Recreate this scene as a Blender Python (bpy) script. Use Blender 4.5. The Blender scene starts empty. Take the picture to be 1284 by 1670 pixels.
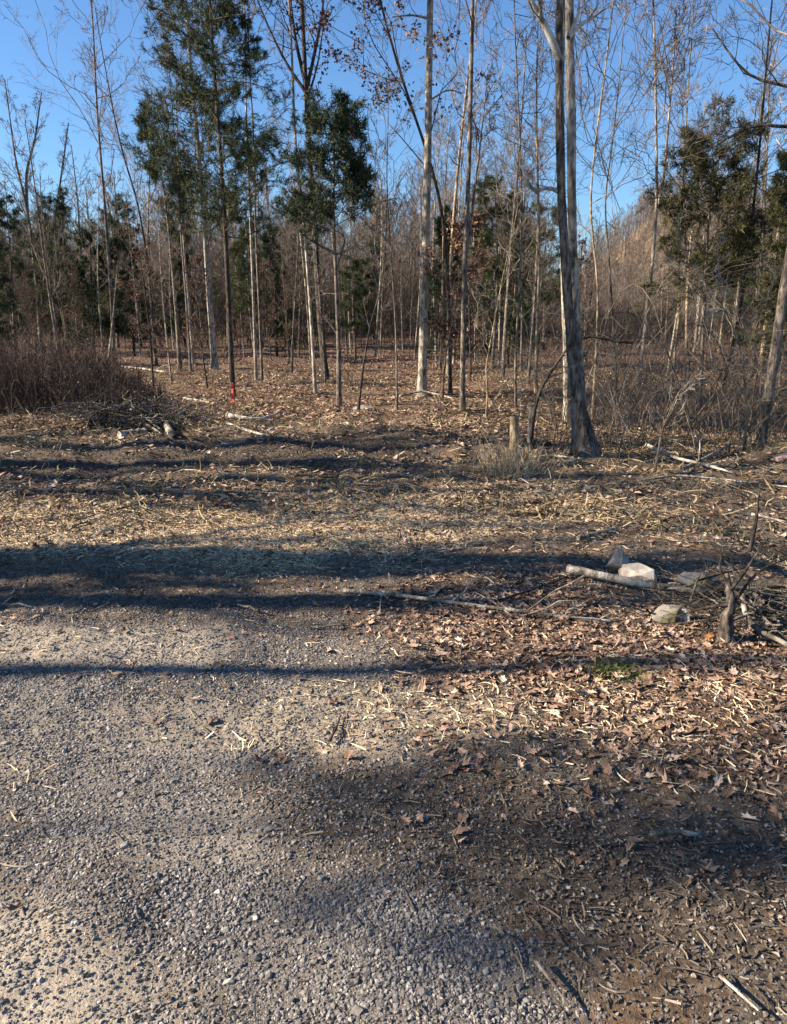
import bpy, math, random
import numpy as np
from math import radians as R_

# ------------------------------------------------------------------ camera
sc = bpy.context.scene
W0, H0, F = 1284.0, 1670.0, 1206.0
HC = 1.6
PITCH = R_(14.6)
cd = bpy.data.cameras.new('camera'); cam = bpy.data.objects.new('camera', cd)
sc.collection.objects.link(cam); sc.camera = cam
cd.sensor_fit = 'VERTICAL'; cd.sensor_height = 24.0; cd.lens = F / H0 * 24.0
cd.clip_start = 0.05; cd.clip_end = 2000
cam.location = (0, 0, HC); cam.rotation_euler = (math.pi / 2 - PITCH, 0, 0)

# ------------------------------------------------------------------ light
SUN_EL = R_(29); SUN_AZ = R_(266)          # clockwise from +Y: sun to the left, a little behind
sx, sy, sz = math.sin(SUN_AZ) * math.cos(SUN_EL), math.cos(SUN_AZ) * math.cos(SUN_EL), math.sin(SUN_EL)
w = bpy.data.worlds.new('World'); sc.world = w; w.use_nodes = True
nt = w.node_tree; nt.nodes.clear()
sky = nt.nodes.new('ShaderNodeTexSky'); sky.sky_type = 'NISHITA'; sky.sun_disc = False
sky.sun_elevation = SUN_EL; sky.sun_rotation = SUN_AZ
sky.altitude = 300; sky.air_density = 1.25; sky.dust_density = 0.15; sky.ozone_density = 5.0
bg = nt.nodes.new('ShaderNodeBackground'); bg.inputs[1].default_value = 0.062
wo = nt.nodes.new('ShaderNodeOutputWorld')
tintn = nt.nodes.new('ShaderNodeMix'); tintn.data_type = 'RGBA'; tintn.blend_type = 'MULTIPLY'; tintn.inputs[0].default_value = 1.0
tintn.inputs[7].default_value = (.74, .90, 1.08, 1)
nt.links.new(sky.outputs[0], tintn.inputs[6]); nt.links.new(tintn.outputs[2], bg.inputs[0]); nt.links.new(bg.outputs[0], wo.inputs[0])
sd = bpy.data.lights.new('sun', 'SUN'); sun = bpy.data.objects.new('sun', sd); sc.collection.objects.link(sun)
sd.energy = 5.0; sd.angle = R_(0.8); sd.color = (1.0, 0.88, 0.71)
from mathutils import Vector
sun.rotation_euler = Vector((sx, sy, sz)).to_track_quat('Z', 'Y').to_euler()
sun.location = (-20, -5, 20)
sc.view_settings.view_transform = 'Standard'; sc.view_settings.look = 'None'
sc.view_settings.exposure = 1.5; sc.view_settings.gamma = 1.0
sc.render.engine = 'CYCLES'
sc.cycles.max_bounces = 5; sc.cycles.diffuse_bounces = 2

rs = np.random.RandomState
C = sc.collection

# ------------------------------------------------------------------ noise / terrain
def _hash(ix, iy, seed):
    n = (ix * 374761393 + iy * 668265263 + seed * 1442695041) & 0xffffffff
    n = ((n ^ (n >> 13)) * 1274126177) & 0xffffffff
    n = n ^ (n >> 16)
    return (n & 0xffffff) / float(0xffffff)
def vnoise(x, y, seed=0):
    x = np.asarray(x, dtype=np.float64); y = np.asarray(y, dtype=np.float64)
    ix = np.floor(x).astype(np.int64); iy = np.floor(y).astype(np.int64)
    fx = x - ix; fy = y - iy
    fx = fx * fx * (3 - 2 * fx); fy = fy * fy * (3 - 2 * fy)
    a = _hash(ix, iy, seed); b = _hash(ix + 1, iy, seed); c = _hash(ix, iy + 1, seed); d = _hash(ix + 1, iy + 1, seed)
    return (a + (b - a) * fx) * (1 - fy) + (c + (d - c) * fx) * fy
def fbm(x, y, seed=0, oct=3):
    s = 0; a = 1.0; t = 0
    for k in range(oct):
        s = s + a * (vnoise(x * 2 ** k, y * 2 ** k, seed + k) - .5); t += a; a *= .5
    return s / t * 2
def sstep(a, b, v):
    t = np.clip((v - a) / (b - a), 0, 1); return t * t * (3 - 2 * t)

def h0(x, y):
    x = np.asarray(x, dtype=np.float64); y = np.asarray(y, dtype=np.float64)
    r = np.hypot(x, y)
    z = 0.10 * fbm(x / 1.7, y / 1.5, 3, 3) * sstep(1.0, 4.5, r)
    z = z + 0.12 * fbm(x / 6.0, y / 6.0, 11, 2) * sstep(6, 14, r)
    z = z + 0.07 * fbm(x / .9, y / .5, 13, 3) * sstep(5.5, 8, y) * (1 - sstep(11, 14, y))
    # ditch at the right of the rocks
    z = z - 0.30 * sstep(2.35, 3.2, x) * sstep(3.6, 4.3, y) * (1 - sstep(5.6, 6.6, y)) * (1 - sstep(4.5, 6.0, x))
    # shallow dip behind the twin tree
    z = z - 0.35 * np.exp(-((x - 6) / 3.5) ** 2 - ((y - 12.5) / 2.2) ** 2)
    # banks: left and right
    z = z + 0.22 * np.exp(-((x + 6.5) / 2.5) ** 2 - ((y - 12) / 1.6) ** 2)
    z = z + 0.25 * np.exp(-((x - 5.6) / 1.1) ** 2 - ((y - 8.4) / .8) ** 2)
    # rising ground far behind, hills
    z = z + 0.0 + 1.2 * sstep(30, 90, y) * (1 - sstep(10, 30, x))
    z = z + 23 * np.exp(-((x - 61) / 19) ** 2 - ((y - 165) / 40) ** 2)
    z = z + 6.5 * np.exp(-((x - 120) / 50) ** 2 - ((y - 190) / 50) ** 2)
    z = z + 7.0 * np.exp(-((x + 60) / 120) ** 2 - ((y - 230) / 60) ** 2)
    return z
def hmicro(x, y):
    r = np.hypot(x, y)
    z = 0.026 * fbm(x / .42, y / .42, 21, 3)
    z = z + 0.017 * fbm(x / .10, y / .10, 31, 3) * (0.30 + 0.70 * sstep(-.2, .3, fbm(x / 1.1, y / 1.1, 77, 2)))
    fade = 1 - sstep(9, 16, r)
    far = 0.06 * fbm(x / .8, y / .8, 41, 3) * sstep(5, 10, r) + .035 * fbm(x / .25, y / .25, 43, 2) * sstep(5.5, 8, r) * (1 - sstep(16, 26, r))
    return z * (0.25 + .75 * fade) + far
def hh(x, y): return h0(x, y) + hmicro(x, y)

fwd = np.array((0, math.cos(PITCH), -math.sin(PITCH))); upv = np.array((0, math.sin(PITCH), math.cos(PITCH)))
def ray(px, py):
    return fwd + np.array((1., 0, 0)) * (px - W0 / 2) / F + upv * (-(py - H0 / 2) / F)
def at(px, py, Y):
    d = ray(px, py); return np.array((0, 0, HC)) + d * (Y / d[1])
def ground(px, py):
    d = ray(px, py); z = 0.0
    for _ in range(12):
        t = (z - HC) / d[2]; p = np.array((0, 0, HC)) + d * t
        z = .5 * z + .5 * float(h0(p[0], p[1]))
    return np.array((p[0], p[1], float(hh(p[0], p[1]))))
def proj(p):
    v = np.array(p, dtype=float) - np.array((0, 0, HC))
    zz = v @ fwd; return W0 / 2 + F * v[0] / zz, H0 / 2 - F * (v @ upv) / zz

# ------------------------------------------------------------------ mesh helpers
def build(name, V, Fc, mat, parent=None, smooth=False, attrs=None, loc=None):
    """V (n,3); Fc (m,k) or list of such; attrs {name: (n,) or (n,3)}"""
    V = np.asarray(V, dtype=np.float64)
    if loc is not None: V = V - np.asarray(loc)
    Fl = Fc if isinstance(Fc, list) else [Fc]
    me = bpy.data.meshes.new(name)
    me.vertices.add(len(V)); me.vertices.foreach_set('co', V.astype(np.float32).ravel())
    loops = np.concatenate([f.ravel() for f in Fl]).astype(np.int32)
    tot = np.concatenate([np.full(len(f), f.shape[1]) for f in Fl])
    st = np.concatenate(([0], np.cumsum(tot)[:-1])).astype(np.int32)
    me.loops.add(len(loops)); me.polygons.add(len(tot))
    me.polygons.foreach_set('loop_start', st)
    me.loops.foreach_set('vertex_index', loops)
    me.polygons.foreach_set('use_smooth', np.full(len(tot), bool(smooth)))
    if attrs:
        for k, a in attrs.items():
            a = np.asarray(a, dtype=np.float32)
            if a.ndim == 1:
                at_ = me.attributes.new(k, 'FLOAT', 'POINT'); at_.data.foreach_set('value', a)
            else:
                at_ = me.attributes.new(k, 'FLOAT_VECTOR', 'POINT'); at_.data.foreach_set('vector', a.ravel())
    me.update(calc_edges=True)
    me.materials.append(mat)
    o = bpy.data.objects.new(name, me); C.objects.link(o)
    if parent is not None: o.parent = parent
    return o
def tag(o, label=None, cat=None, group=None, kind=None):
    if label: o['label'] = label
    if cat: o['category'] = cat
    if group: o['group'] = group
    if kind: o['kind'] = kind
    return o
def empty(name, loc, label, cat, group=None):
    o = bpy.data.objects.new(name, None); C.objects.link(o); o.location = loc; o.empty_display_size = .2
    return tag(o, label, cat, group)

def tubes(P, Rr, sides, rough=0.0, seed=0, cap=False):
    """P (N,K,3), R (N,K) -> verts, quads"""
    N, K, _ = P.shape
    T = np.gradient(P, axis=1); T /= np.linalg.norm(T, axis=2, keepdims=True) + 1e-9
    m = T.mean(axis=1); ref = np.where(np.abs(m[:, 2:3]) > .8, np.array([[1., 0, 0]]), np.array([[0, 0, 1.]]))
    ref = np.repeat(ref[:, None, :], K, axis=1)
    U = np.cross(T, ref); U /= np.linalg.norm(U, axis=2, keepdims=True) + 1e-9
    Vv = np.cross(T, U)
    a = np.arange(sides) * 2 * np.pi / sides
    RR = np.repeat(Rr[:, :, None], sides, axis=2)
    if rough > 0:
        g = rs(seed)
        RR = RR * (1 + rough * (g.rand(N, 1, sides) - .5) * 1.2 + rough * (g.rand(N, K, sides) - .5))
    ring = P[:, :, None, :] + RR[..., None] * (U[:, :, None, :] * np.cos(a)[None, None, :, None] + Vv[:, :, None, :] * np.sin(a)[None, None, :, None])
    V = ring.reshape(-1, 3)
    n = np.arange(N)[:, None, None] * K * sides; k = np.arange(K - 1)[None, :, None] * sides; s = np.arange(sides)[None, None, :]
    s2 = (s + 1) % sides
    Fq = np.stack([n + k + s, n + k + s2, n + k + sides + s2, n + k + sides + s], axis=-1).reshape(-1, 4)
    if cap:
        caps = [ (np.arange(N)[:, None] * K * sides + np.arange(sides)[None, ::-1]),
                 (np.arange(N)[:, None] * K * sides + (K - 1) * sides + np.arange(sides)[None, :])]
        return V, Fq, caps
    return V, Fq
class Acc:
    def __init__(s): s.V = []; s.F = {}; s.n = 0; s.A = []
    def add(s, V, Fq, tint=None):
        for f in (Fq if isinstance(Fq, list) else [Fq]):
            s.F.setdefault(f.shape[1], []).append(f + s.n)
        s.V.append(V); s.n += len(V)
        s.A.append(np.full(len(V), .5) if tint is None else tint)
    def build(s, name, mat, parent=None, smooth=False, loc=None):
        return build(name, np.concatenate(s.V), [np.concatenate(v) for v in s.F.values()], mat, parent, smooth, {'tint': np.concatenate(s.A)}, loc)

def unit(v): return v / (np.linalg.norm(v, axis=-1, keepdims=True) + 1e-9)
def resample(P, Rr, K):
    P = np.asarray(P, float); Rr = np.asarray(Rr, float)
    d = np.concatenate(([0], np.cumsum(np.linalg.norm(np.diff(P, axis=0), axis=1))))
    t = np.linspace(0, d[-1], K)
    # smooth by Catmull-like: interpolate then box filter
    Q = np.stack([np.interp(t, d, P[:, i]) for i in range(3)], 1); r = np.interp(t, d, Rr)
    for _ in range(2):
        Q[1:-1] = (Q[:-2] + 2 * Q[1:-1] + Q[2:]) / 4
    return Q, r
def spawn(g, P, Rr, m, t0, t1, ang, L, lj, up, K2, rf, wob=.10, tip=.3, tpow=1.0, taper_len=.6):
    """children of polylines P (N,K,3). L scalar or (N,) base length."""
    N, K, _ = P.shape
    t = t0 + (t1 - t0) * ((np.arange(m)[None, :] + g.rand(N, m)) / m) ** tpow
    f = t * (K - 1); i = np.clip(f.astype(int), 0, K - 2); fr = (f - i)[..., None]
    n = np.arange(N)[:, None]
    base = P[n, i] * (1 - fr) + P[n, i + 1] * fr
    tan = unit(P[n, i + 1] - P[n, i])
    rad = Rr[n, i] * (1 - fr[..., 0]) + Rr[n, i + 1] * fr[..., 0]
    rnd = g.normal(size=(N, m, 3)); perp = unit(rnd - (rnd * tan).sum(-1, keepdims=True) * tan)
    a = ang * (0.7 + .6 * g.rand(N, m, 1))
    d = unit(tan * np.cos(a) + perp * np.sin(a))
    Ln = np.broadcast_to(np.asarray(L, float).reshape(-1, 1), (N, m)) * (1 - lj + 2 * lj * g.rand(N, m)) * (1 - taper_len * (t - t0) / (t1 - t0 + 1e-6))
    s = np.linspace(0, 1, K2)
    out = base[:, :, None, :] + d[:, :, None, :] * (Ln[..., None] * s)[..., None]
    out[..., 2] += up * Ln[..., None] * s ** 2
    wv = np.cumsum(g.normal(size=(N, m, K2, 3)) * wob, axis=2) * Ln[..., None, None] / K2
    wv -= wv[:, :, :1]; out += wv
    r0 = np.minimum(rad * rf, rad * .8)
    rr = r0[..., None] * (1 - (1 - tip) * s)
    return out.reshape(N * m, K2, 3), rr.reshape(N * m, K2), Ln.reshape(-1)

# template instancing in numpy
def rotm(yaw, tilt, tdir):
    n = len(yaw)
    cy, sy_ = np.cos(yaw), np.sin(yaw)
    Z = np.zeros((n, 3, 3)); Z[:, 0, 0] = cy; Z[:, 0, 1] = -sy_; Z[:, 1, 0] = sy_; Z[:, 1, 1] = cy; Z[:, 2, 2] = 1
    ax = np.stack([np.cos(tdir), np.sin(tdir), 0 * tdir], 1); c, s = np.cos(tilt), np.sin(tilt)
    K = np.zeros((n, 3, 3)); K[:, 0, 2] = ax[:, 1]; K[:, 1, 2] = -ax[:, 0]; K[:, 2, 0] = -ax[:, 1]; K[:, 2, 1] = ax[:, 0]
    T = np.eye(3)[None] + s[:, None, None] * K + (1 - c)[:, None, None] * (K @ K)
    return T @ Z
def inst(T, Fc, pos, M, scale, local=None):
    """T (k,3) template or (n,k,3)"""
    n = len(pos)
    L = np.broadcast_to(T, (n,) + T.shape[-2:]) * (scale[:, None, :] if scale.ndim == 2 else scale[:, None, None])
    V = np.einsum('nij,nkj->nki', M, L) + pos[:, None, :]
    k = T.shape[-2]
    Fl = Fc if isinstance(Fc, list) else [Fc]
    return V.reshape(-1, 3), [(f[None] + np.arange(n)[:, None, None] * k).reshape(-1, f.shape[1]) for f in Fl]
def slope_tilt(g, n, s): return np.abs(g.normal(size=n)) * s

# ------------------------------------------------------------------ materials
def M_(name): 
    m = bpy.data.materials.new(name); m.use_nodes = True; t = m.node_tree; t.nodes.clear()
    o = t.nodes.new('ShaderNodeOutputMaterial'); b = t.nodes.new('ShaderNodeBsdfPrincipled')
    t.links.new(b.outputs[0], o.inputs[0]); b.inputs['Roughness'].default_value = .9
    b.inputs['Specular IOR Level'].default_value = .2
    return m, t, b
def N(t, typ, **k):
    n = t.nodes.new(typ)
    for a, v in k.items(): setattr(n, a, v)
    return n
def ramp(t, fac, stops):
    r = t.nodes.new('ShaderNodeValToRGB'); e = r.color_ramp.elements
    while len(e) < len(stops): e.new(.5)
    for i, (p, c) in enumerate(stops): e[i].position = p; e[i].color = (*c, 1)
    t.links.new(fac, r.inputs[0]); return r.outputs[0]
def mixc(t, fac, a, b, mode='MIX'):
    m = t.nodes.new('ShaderNodeMix'); m.data_type = 'RGBA'; m.blend_type = mode
    for s, v in ((0, fac), (6, a), (7, b)):
        if isinstance(v, (int, float)): m.inputs[s].default_value = v
        elif isinstance(v, tuple): m.inputs[s].default_value = (*v, 1)
        else: t.links.new(v, m.inputs[s])
    return m.outputs[2]
def noise(t, vec, scale, detail=4, rough=.6, dist=0):
    n = N(t, 'ShaderNodeTexNoise'); n.inputs['Scale'].default_value = scale; n.inputs['Detail'].default_value = detail
    n.inputs['Roughness'].default_value = rough; n.inputs['Distortion'].default_value = dist
    if vec is not None: t.links.new(vec, n.inputs['Vector'])
    return n.outputs[0]
def bump(t, b, hgt, strength, dist):
    n = N(t, 'ShaderNodeBump'); n.inputs['Strength'].default_value = strength; n.inputs['Distance'].default_value = dist
    t.links.new(hgt, n.inputs['Height']); t.links.new(n.outputs[0], b.inputs['Normal'])
def tinted(name, stops, rough=.9, nscale=None, trans=0.0):
    m, t, b = M_(name)
    a = N(t, 'ShaderNodeAttribute', attribute_name='tint')
    c = ramp(t, a.outputs['Fac'], stops)
    if nscale:
        g = N(t, 'ShaderNodeNewGeometry'); n = noise(t, g.outputs['Position'], nscale)
        c = mixc(t, 1.0, c, ramp(t, n, [(.3, (.6, .6, .6)), (.7, (1.25, 1.25, 1.25))]), 'MULTIPLY')
    t.links.new(c, b.inputs['Base Color']); b.inputs['Roughness'].default_value = rough
    return m
def bark(name, dark, mid, light, zs=.3, scale=24, bstr=1.0, bd=.04, fine=True):
    m, t, b = M_(name)
    tc = N(t, 'ShaderNodeTexCoord'); mp = N(t, 'ShaderNodeMapping'); mp.inputs['Scale'].default_value = (1, 1, zs)
    t.links.new(tc.outputs['Object'], mp.inputs[0])
    n1 = noise(t, mp.outputs[0], scale, 6, .68, .4)
    n2 = noise(t, tc.outputs['Object'], 3.0, 5, .6)
    c = ramp(t, n1, [(.38, dark), (.5, mid), (.60, light)])
    c = mixc(t, 1.0, c, ramp(t, n2, [(.38, (.50, .48, .46)), (.60, (1.22, 1.2, 1.16))]), 'MULTIPLY')
    t.links.new(c, b.inputs['Base Color'])
    if fine: bump(t, b, n1, bstr, bd)
    return m

BK_PALE = bark('bark_pale', (.12, .10, .08), (.36, .31, .25), (.54, .49, .42))
BK_GREY = bark('bark_grey', (.05, .04, .034), (.17, .14, .115), (.29, .25, .21))
BK_MID = bark('bark_brown_grey', (.035, .028, .024), (.135, .110, .09), (.26, .225, .19))
BK_DARK = bark('bark_dark', (.022, .018, .016), (.07, .056, .046), (.14, .115, .095))
BK_WHITE = bark('bark_white', (.16, .13, .10), (.46, .43, .38), (.60, .57, .52), .3, 6, .5)
BK_TAN = bark('bark_tan', (.12, .085, .05), (.34, .26, .17), (.50, .41, .29))
TWIG = bark('twig_bark', (.055, .042, .035), (.12, .098, .08), (.19, .16, .135), .5, 3, fine=False)
TWIG_PALE = bark('twig_pale', (.12, .09, .075), (.25, .205, .17), (.36, .31, .26), .5, 3, fine=False)
TWIG_MAUVE = bark('twig_mauve', (.08, .06, .048), (.18, .142, .118), (.27, .22, .185), .5, 3, fine=False)
WOOD_DEAD = bark('dead_wood', (.08, .065, .05), (.27, .23, .18), (.46, .41, .34), .5, 12)
WOOD_PALE = bark('bleached_wood', (.20, .16, .12), (.42, .37, .30), (.60, .54, .45), .5, 12)
NEEDLE = tinted('pine_needles', [(0, (.018, .030, .012)), (.5, (.050, .068, .026)), (1, (.10, .115, .042))])
NEEDLE_B = tinted('cedar_needles', [(0, (.012, .025, .016)), (.5, (.032, .050, .026)), (1, (.085, .10, .034))])
NEEDLE_C = tinted('dull_needles', [(0, (.035, .038, .018)), (.5, (.075, .075, .032)), (1, (.13, .11, .05))])
RUST = tinted('rust_leaves', [(0, (.06, .03, .022)), (.5, (.15, .080, .055)), (1, (.27, .16, .11))])
LEAF = tinted('dead_leaves', [(0, (.06, .038, .025)), (.35, (.19, .112, .075)), (.65, (.42, .275, .19)), (1, (.66, .50, .37))], nscale=40)
STRAW = tinted('straw', [(0, (.085, .058, .038)), (.35, (.31, .225, .135)), (.7, (.62, .47, .29)), (1, (.78, .62, .41))])
DRYG = tinted('dry_grass_blades', [(0, (.05, .037, .022)), (.35, (.17, .125, .07)), (.7, (.36, .28, .165)), (1, (.52, .42, .27))])
CHIP = tinted('chip', [(0, (.035, .027, .02)), (.5, (.13, .10, .075)), (1, (.36, .30, .23))])
GRAV = tinted('gravel', [(0, (.045, .040, .038)), (.5, (.185, .165, .150)), (.85, (.33, .295, .26)), (1, (.46, .41, .35))], nscale=60, rough=.8)
WEED = tinted('weeds', [(0, (.03, .02, .017)), (.5, (.085, .056, .044)), (1, (.17, .12, .09))])
BRUSH = tinted('brush_stems', [(0, (.05, .033, .022)), (.5, (.15, .10, .065)), (1, (.28, .20, .13))])
GRASS = tinted('green_grass', [(0, (.03, .05, .012)), (1, (.12, .17, .035))])

# ------------------------------------------------------------------ zones in world coordinates
def pline(pts): return np.array([ground(*p)[:2] for p in pts])
def pdist(x, y, L):
    best = np.full(np.shape(x), 1e9)
    for a, b in zip(L[:-1], L[1:]):
        d = b - a; t = np.clip(((x - a[0]) * d[0] + (y - a[1]) * d[1]) / (d @ d), 0, 1)
        best = np.minimum(best, np.hypot(x - a[0] - t * d[0], y - a[1] - t * d[1]))
    return best
GL1 = pline([(-300, 1120), (60, 1150), (180, 1230), (330, 1400), (480, 1520), (640, 1620), (800, 1750)])
GL2 = pline([(150, 1260), (400, 1340), (560, 1480)])
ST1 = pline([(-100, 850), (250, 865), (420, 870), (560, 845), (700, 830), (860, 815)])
ST2 = pline([(520, 1165), (720, 1170), (900, 1160), (1100, 1150), (1400, 1140)])
LF1 = pline([(820, 1010), (1000, 1080), (1150, 1110), (1500, 1130)])
SD1 = pline([(-250, 1560), (40, 1570), (120, 1720)])
SD2 = pline([(-200, 1060), (120, 1055), (330, 1050)])
SD3 = pline([(430, 1180), (560, 1170), (640, 1290)])
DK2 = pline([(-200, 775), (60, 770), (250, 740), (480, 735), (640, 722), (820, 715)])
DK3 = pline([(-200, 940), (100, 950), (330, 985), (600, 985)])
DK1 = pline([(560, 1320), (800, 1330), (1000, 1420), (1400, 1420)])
def zones(x, y):
    n = fbm(x / .35, y / .35, 51, 3) * .16
    gravel = np.maximum((1 - sstep(.16, .40, pdist(x, y, GL1) + n)), .8 * (1 - sstep(.08, .25, pdist(x, y, GL2) + n)))
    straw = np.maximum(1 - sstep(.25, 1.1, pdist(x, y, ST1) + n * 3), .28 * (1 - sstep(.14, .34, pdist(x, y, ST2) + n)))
    leaf = 1 - sstep(.30, 1.0, pdist(x, y, LF1) + n * 1.5)
    leaf = np.maximum(leaf, sstep(10, 14, y) * .7 * (1 - sstep(60, 100, y)))
    sand = np.maximum(1 - sstep(.10, .35, pdist(x, y, SD1) + n), .8 * (1 - sstep(.12, .35, pdist(x, y, SD2) + n)))
    sand = np.maximum(sand, .55 * (1 - sstep(.14, .34, pdist(x, y, ST2) + n))); sand = np.maximum(sand, .7 * (1 - sstep(.05, .25, pdist(x, y, SD3) + n)))
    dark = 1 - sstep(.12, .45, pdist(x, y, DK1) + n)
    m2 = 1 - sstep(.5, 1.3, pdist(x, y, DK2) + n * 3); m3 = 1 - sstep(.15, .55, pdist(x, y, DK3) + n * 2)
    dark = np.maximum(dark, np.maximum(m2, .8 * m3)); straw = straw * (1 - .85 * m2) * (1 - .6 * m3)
    track = (1 - sstep(3.2, 4.2, y)) * (1 - sstep(-.5, .45, x + n)) * .6
    gravel = np.maximum(gravel, track * .9); sand = np.maximum(sand, track * .75 * sstep(.0, .5, fbm(x / .7, y / .4, 66, 3)))
    return gravel, straw, leaf, sand, dark

# ------------------------------------------------------------------ ground sheet
def make_ground():
    th = np.concatenate([np.linspace(-180, -44, 60)[:-1], np.linspace(-44, 44, 760), np.linspace(44, 180, 60)[1:]])
    th = np.radians(th)
    rr = np.concatenate([np.linspace(.0, 1.0, 8)[:-1] + .02, np.geomspace(1.0, 12, 520)[:-1], np.geomspace(12, 60, 170)[:-1], np.geomspace(60, 1500, 90)])
    T, Rr = np.meshgrid(th, rr)
    X = Rr * np.sin(T); Y = Rr * np.cos(T)
    Z = hh(X, Y)
    V = np.stack([X, Y, Z], -1).reshape(-1, 3)
    nr, ntt = X.shape
    i = np.arange(nr - 1)[:, None] * ntt; j = np.arange(ntt - 1)[None, :]
    Fq = np.stack([i + j, i + ntt + j, i + ntt + j + 1, i + j + 1], -1).reshape(-1, 4)[:, ::-1]
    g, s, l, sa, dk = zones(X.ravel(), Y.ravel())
    m, t, b = M_('ground_soil')
    ge = N(t, 'ShaderNodeNewGeometry'); P = ge.outputs['Position']
    za = N(t, 'ShaderNodeAttribute', attribute_name='zone'); sp = N(t, 'ShaderNodeSeparateXYZ'); t.links.new(za.outputs['Vector'], sp.inputs[0])
    zb = N(t, 'ShaderNodeAttribute', attribute_name='zone2'); sp2 = N(t, 'ShaderNodeSeparateXYZ'); t.links.new(zb.outputs['Vector'], sp2.inputs[0])
    nA = noise(t, P, 26, 8, .75); nB = noise(t, P, 2.6, 5, .65); nC = noise(t, P, 110, 4, .7)
    soil = ramp(t, nA, [(.32, (.035, .026, .020)), (.48, (.105, .080, .058)), (.62, (.20, .16, .118)), (.75, (.33, .28, .21))])
    soil = mixc(t, ramp(t, nB, [(.42, (0, 0, 0)), (.62, (.75, .75, .75))]), soil, mixc(t, 1.0, soil, (1.5, 1.15, .85), 'MULTIPLY'))
    grav = ramp(t, nC, [(.3, (.07, .059, .050)), (.5, (.175, .15, .127)), (.7, (.32, .28, .235))])
    sandc = ramp(t, nC, [(.3, (.26, .205, .15)), (.5, (.40, .33, .25)), (.75, (.52, .45, .35))])
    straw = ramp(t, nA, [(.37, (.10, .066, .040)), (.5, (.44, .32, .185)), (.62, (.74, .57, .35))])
    leafc = ramp(t, nA, [(.35, (.045, .025, .017)), (.5, (.135, .075, .048)), (.7, (.27, .17, .11))])
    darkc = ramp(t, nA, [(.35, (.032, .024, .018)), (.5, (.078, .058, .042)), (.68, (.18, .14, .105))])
    c = mixc(t, sp.outputs[0], soil, grav)
    c = mixc(t, sp2.outputs[0], c, sandc)
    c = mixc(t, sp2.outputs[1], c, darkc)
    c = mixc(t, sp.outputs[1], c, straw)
    c = mixc(t, sp.outputs[2], c, leafc)
    t.links.new(c, b.inputs['Base Color']); b.inputs['Roughness'].default_value = .95
    add = N(t, 'ShaderNodeMath', operation='ADD'); t.links.new(nA, add.inputs[0]); t.links.new(nC, add.inputs[1])
    bump(t, b, add.outputs[0], .8, .012)
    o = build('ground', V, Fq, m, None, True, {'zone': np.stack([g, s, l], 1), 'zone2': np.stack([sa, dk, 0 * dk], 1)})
    tag(o, 'bare rough ground running from gravel track to wooded clearing', None, None, 'structure')
make_ground()

# ------------------------------------------------------------------ trees
def px_path(path, Y, widths=None, drift=0.0):
    P = [at(p[0], p[1], Y + drift * i) for i, p in enumerate(path)]
    return np.array(P)
def grow(g, acc, P0, R0, H, spec, leafpts):
    """P0 (K,3) stem. spec: dict of branch levels"""
    A = P0[None]; Rr = R0[None]; L = H
    pts = []
    for li, lv in enumerate(spec):
        B, Br, Ln = spawn(g, A, Rr, lv['n'], lv.get('t0', .15), lv.get('t1', 1.0), lv['ang'], L * lv['len'], .35, lv.get('up', .15), lv.get('K', 5), lv.get('rf', .5), lv.get('wob', .35), lv.get('tip', .35), lv.get('tp', 1.0), lv.get('tl', .6))
        Br = np.maximum(Br, lv.get('rmin', .0022))
        V, Fq = tubes(B, Br, lv.get('s', 3)); acc.add(V, Fq)
        A, Rr, L = B, Br, Ln; pts.append(B)
    return pts
def bare_spec(dens=1.0, t0=.4, spread=.75, length=.26, levels=4, rmin=.0022, up=.25):
    s = [dict(n=int(15 * dens), t0=t0, t1=.99, ang=spread, len=length, up=up, K=7, rf=.45, s=5, wob=.45, rmin=rmin * 2.2, tl=.65),
         dict(n=6, t0=.2, t1=1, ang=.75, len=.5, up=.14, K=5, rf=.55, s=3, wob=.45, rmin=rmin * 1.5),
         dict(n=5, t0=.2, t1=1, ang=.7, len=.5, up=.1, K=4, rf=.6, s=3, wob=.4, rmin=rmin)]
    if levels > 3: s.append(dict(n=4, t0=.2, t1=1, ang=.6, len=.55, up=.08, K=3, rf=.7, s=3, wob=.35, rmin=rmin * .8))
    return s
def along(g, B, per):
    """random points and directions along polylines B (N,K,3), per points each"""
    N_, K_, _ = B.shape; i = g.randint(0, K_ - 1, (N_, per)); t = g.rand(N_, per, 1); n = np.arange(N_)[:, None]
    a, b = B[n, i], B[n, i + 1]; return (a + (b - a) * t).reshape(-1, 3), unit(b - a).reshape(-1, 3)
def needles_on(g, B, per, size, width):
    c, d0 = along(g, B, per); n = len(c); c = c + g.normal(size=(n, 3)) * .012
    d = unit(d0 * .7 + g.normal(size=(n, 3)) * .65); s = unit(np.cross(d, g.normal(size=(n, 3))))
    L = size * (.5 + g.rand(n, 1)); w_ = width * (.6 + .8 * g.rand(n, 1))
    V = np.stack([c - s * w_ * .5, c + s * w_ * .5, c + d * L + s * w_ * .2, c + d * L - s * w_ * .2], 1).reshape(-1, 3)
    tint = np.repeat(np.clip(np.repeat(g.rand(len(B)) * .6 + .2, per) + g.normal(size=n) * .18, 0, 1), 4)
    return V, np.arange(n * 4).reshape(-1, 4), tint
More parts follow.
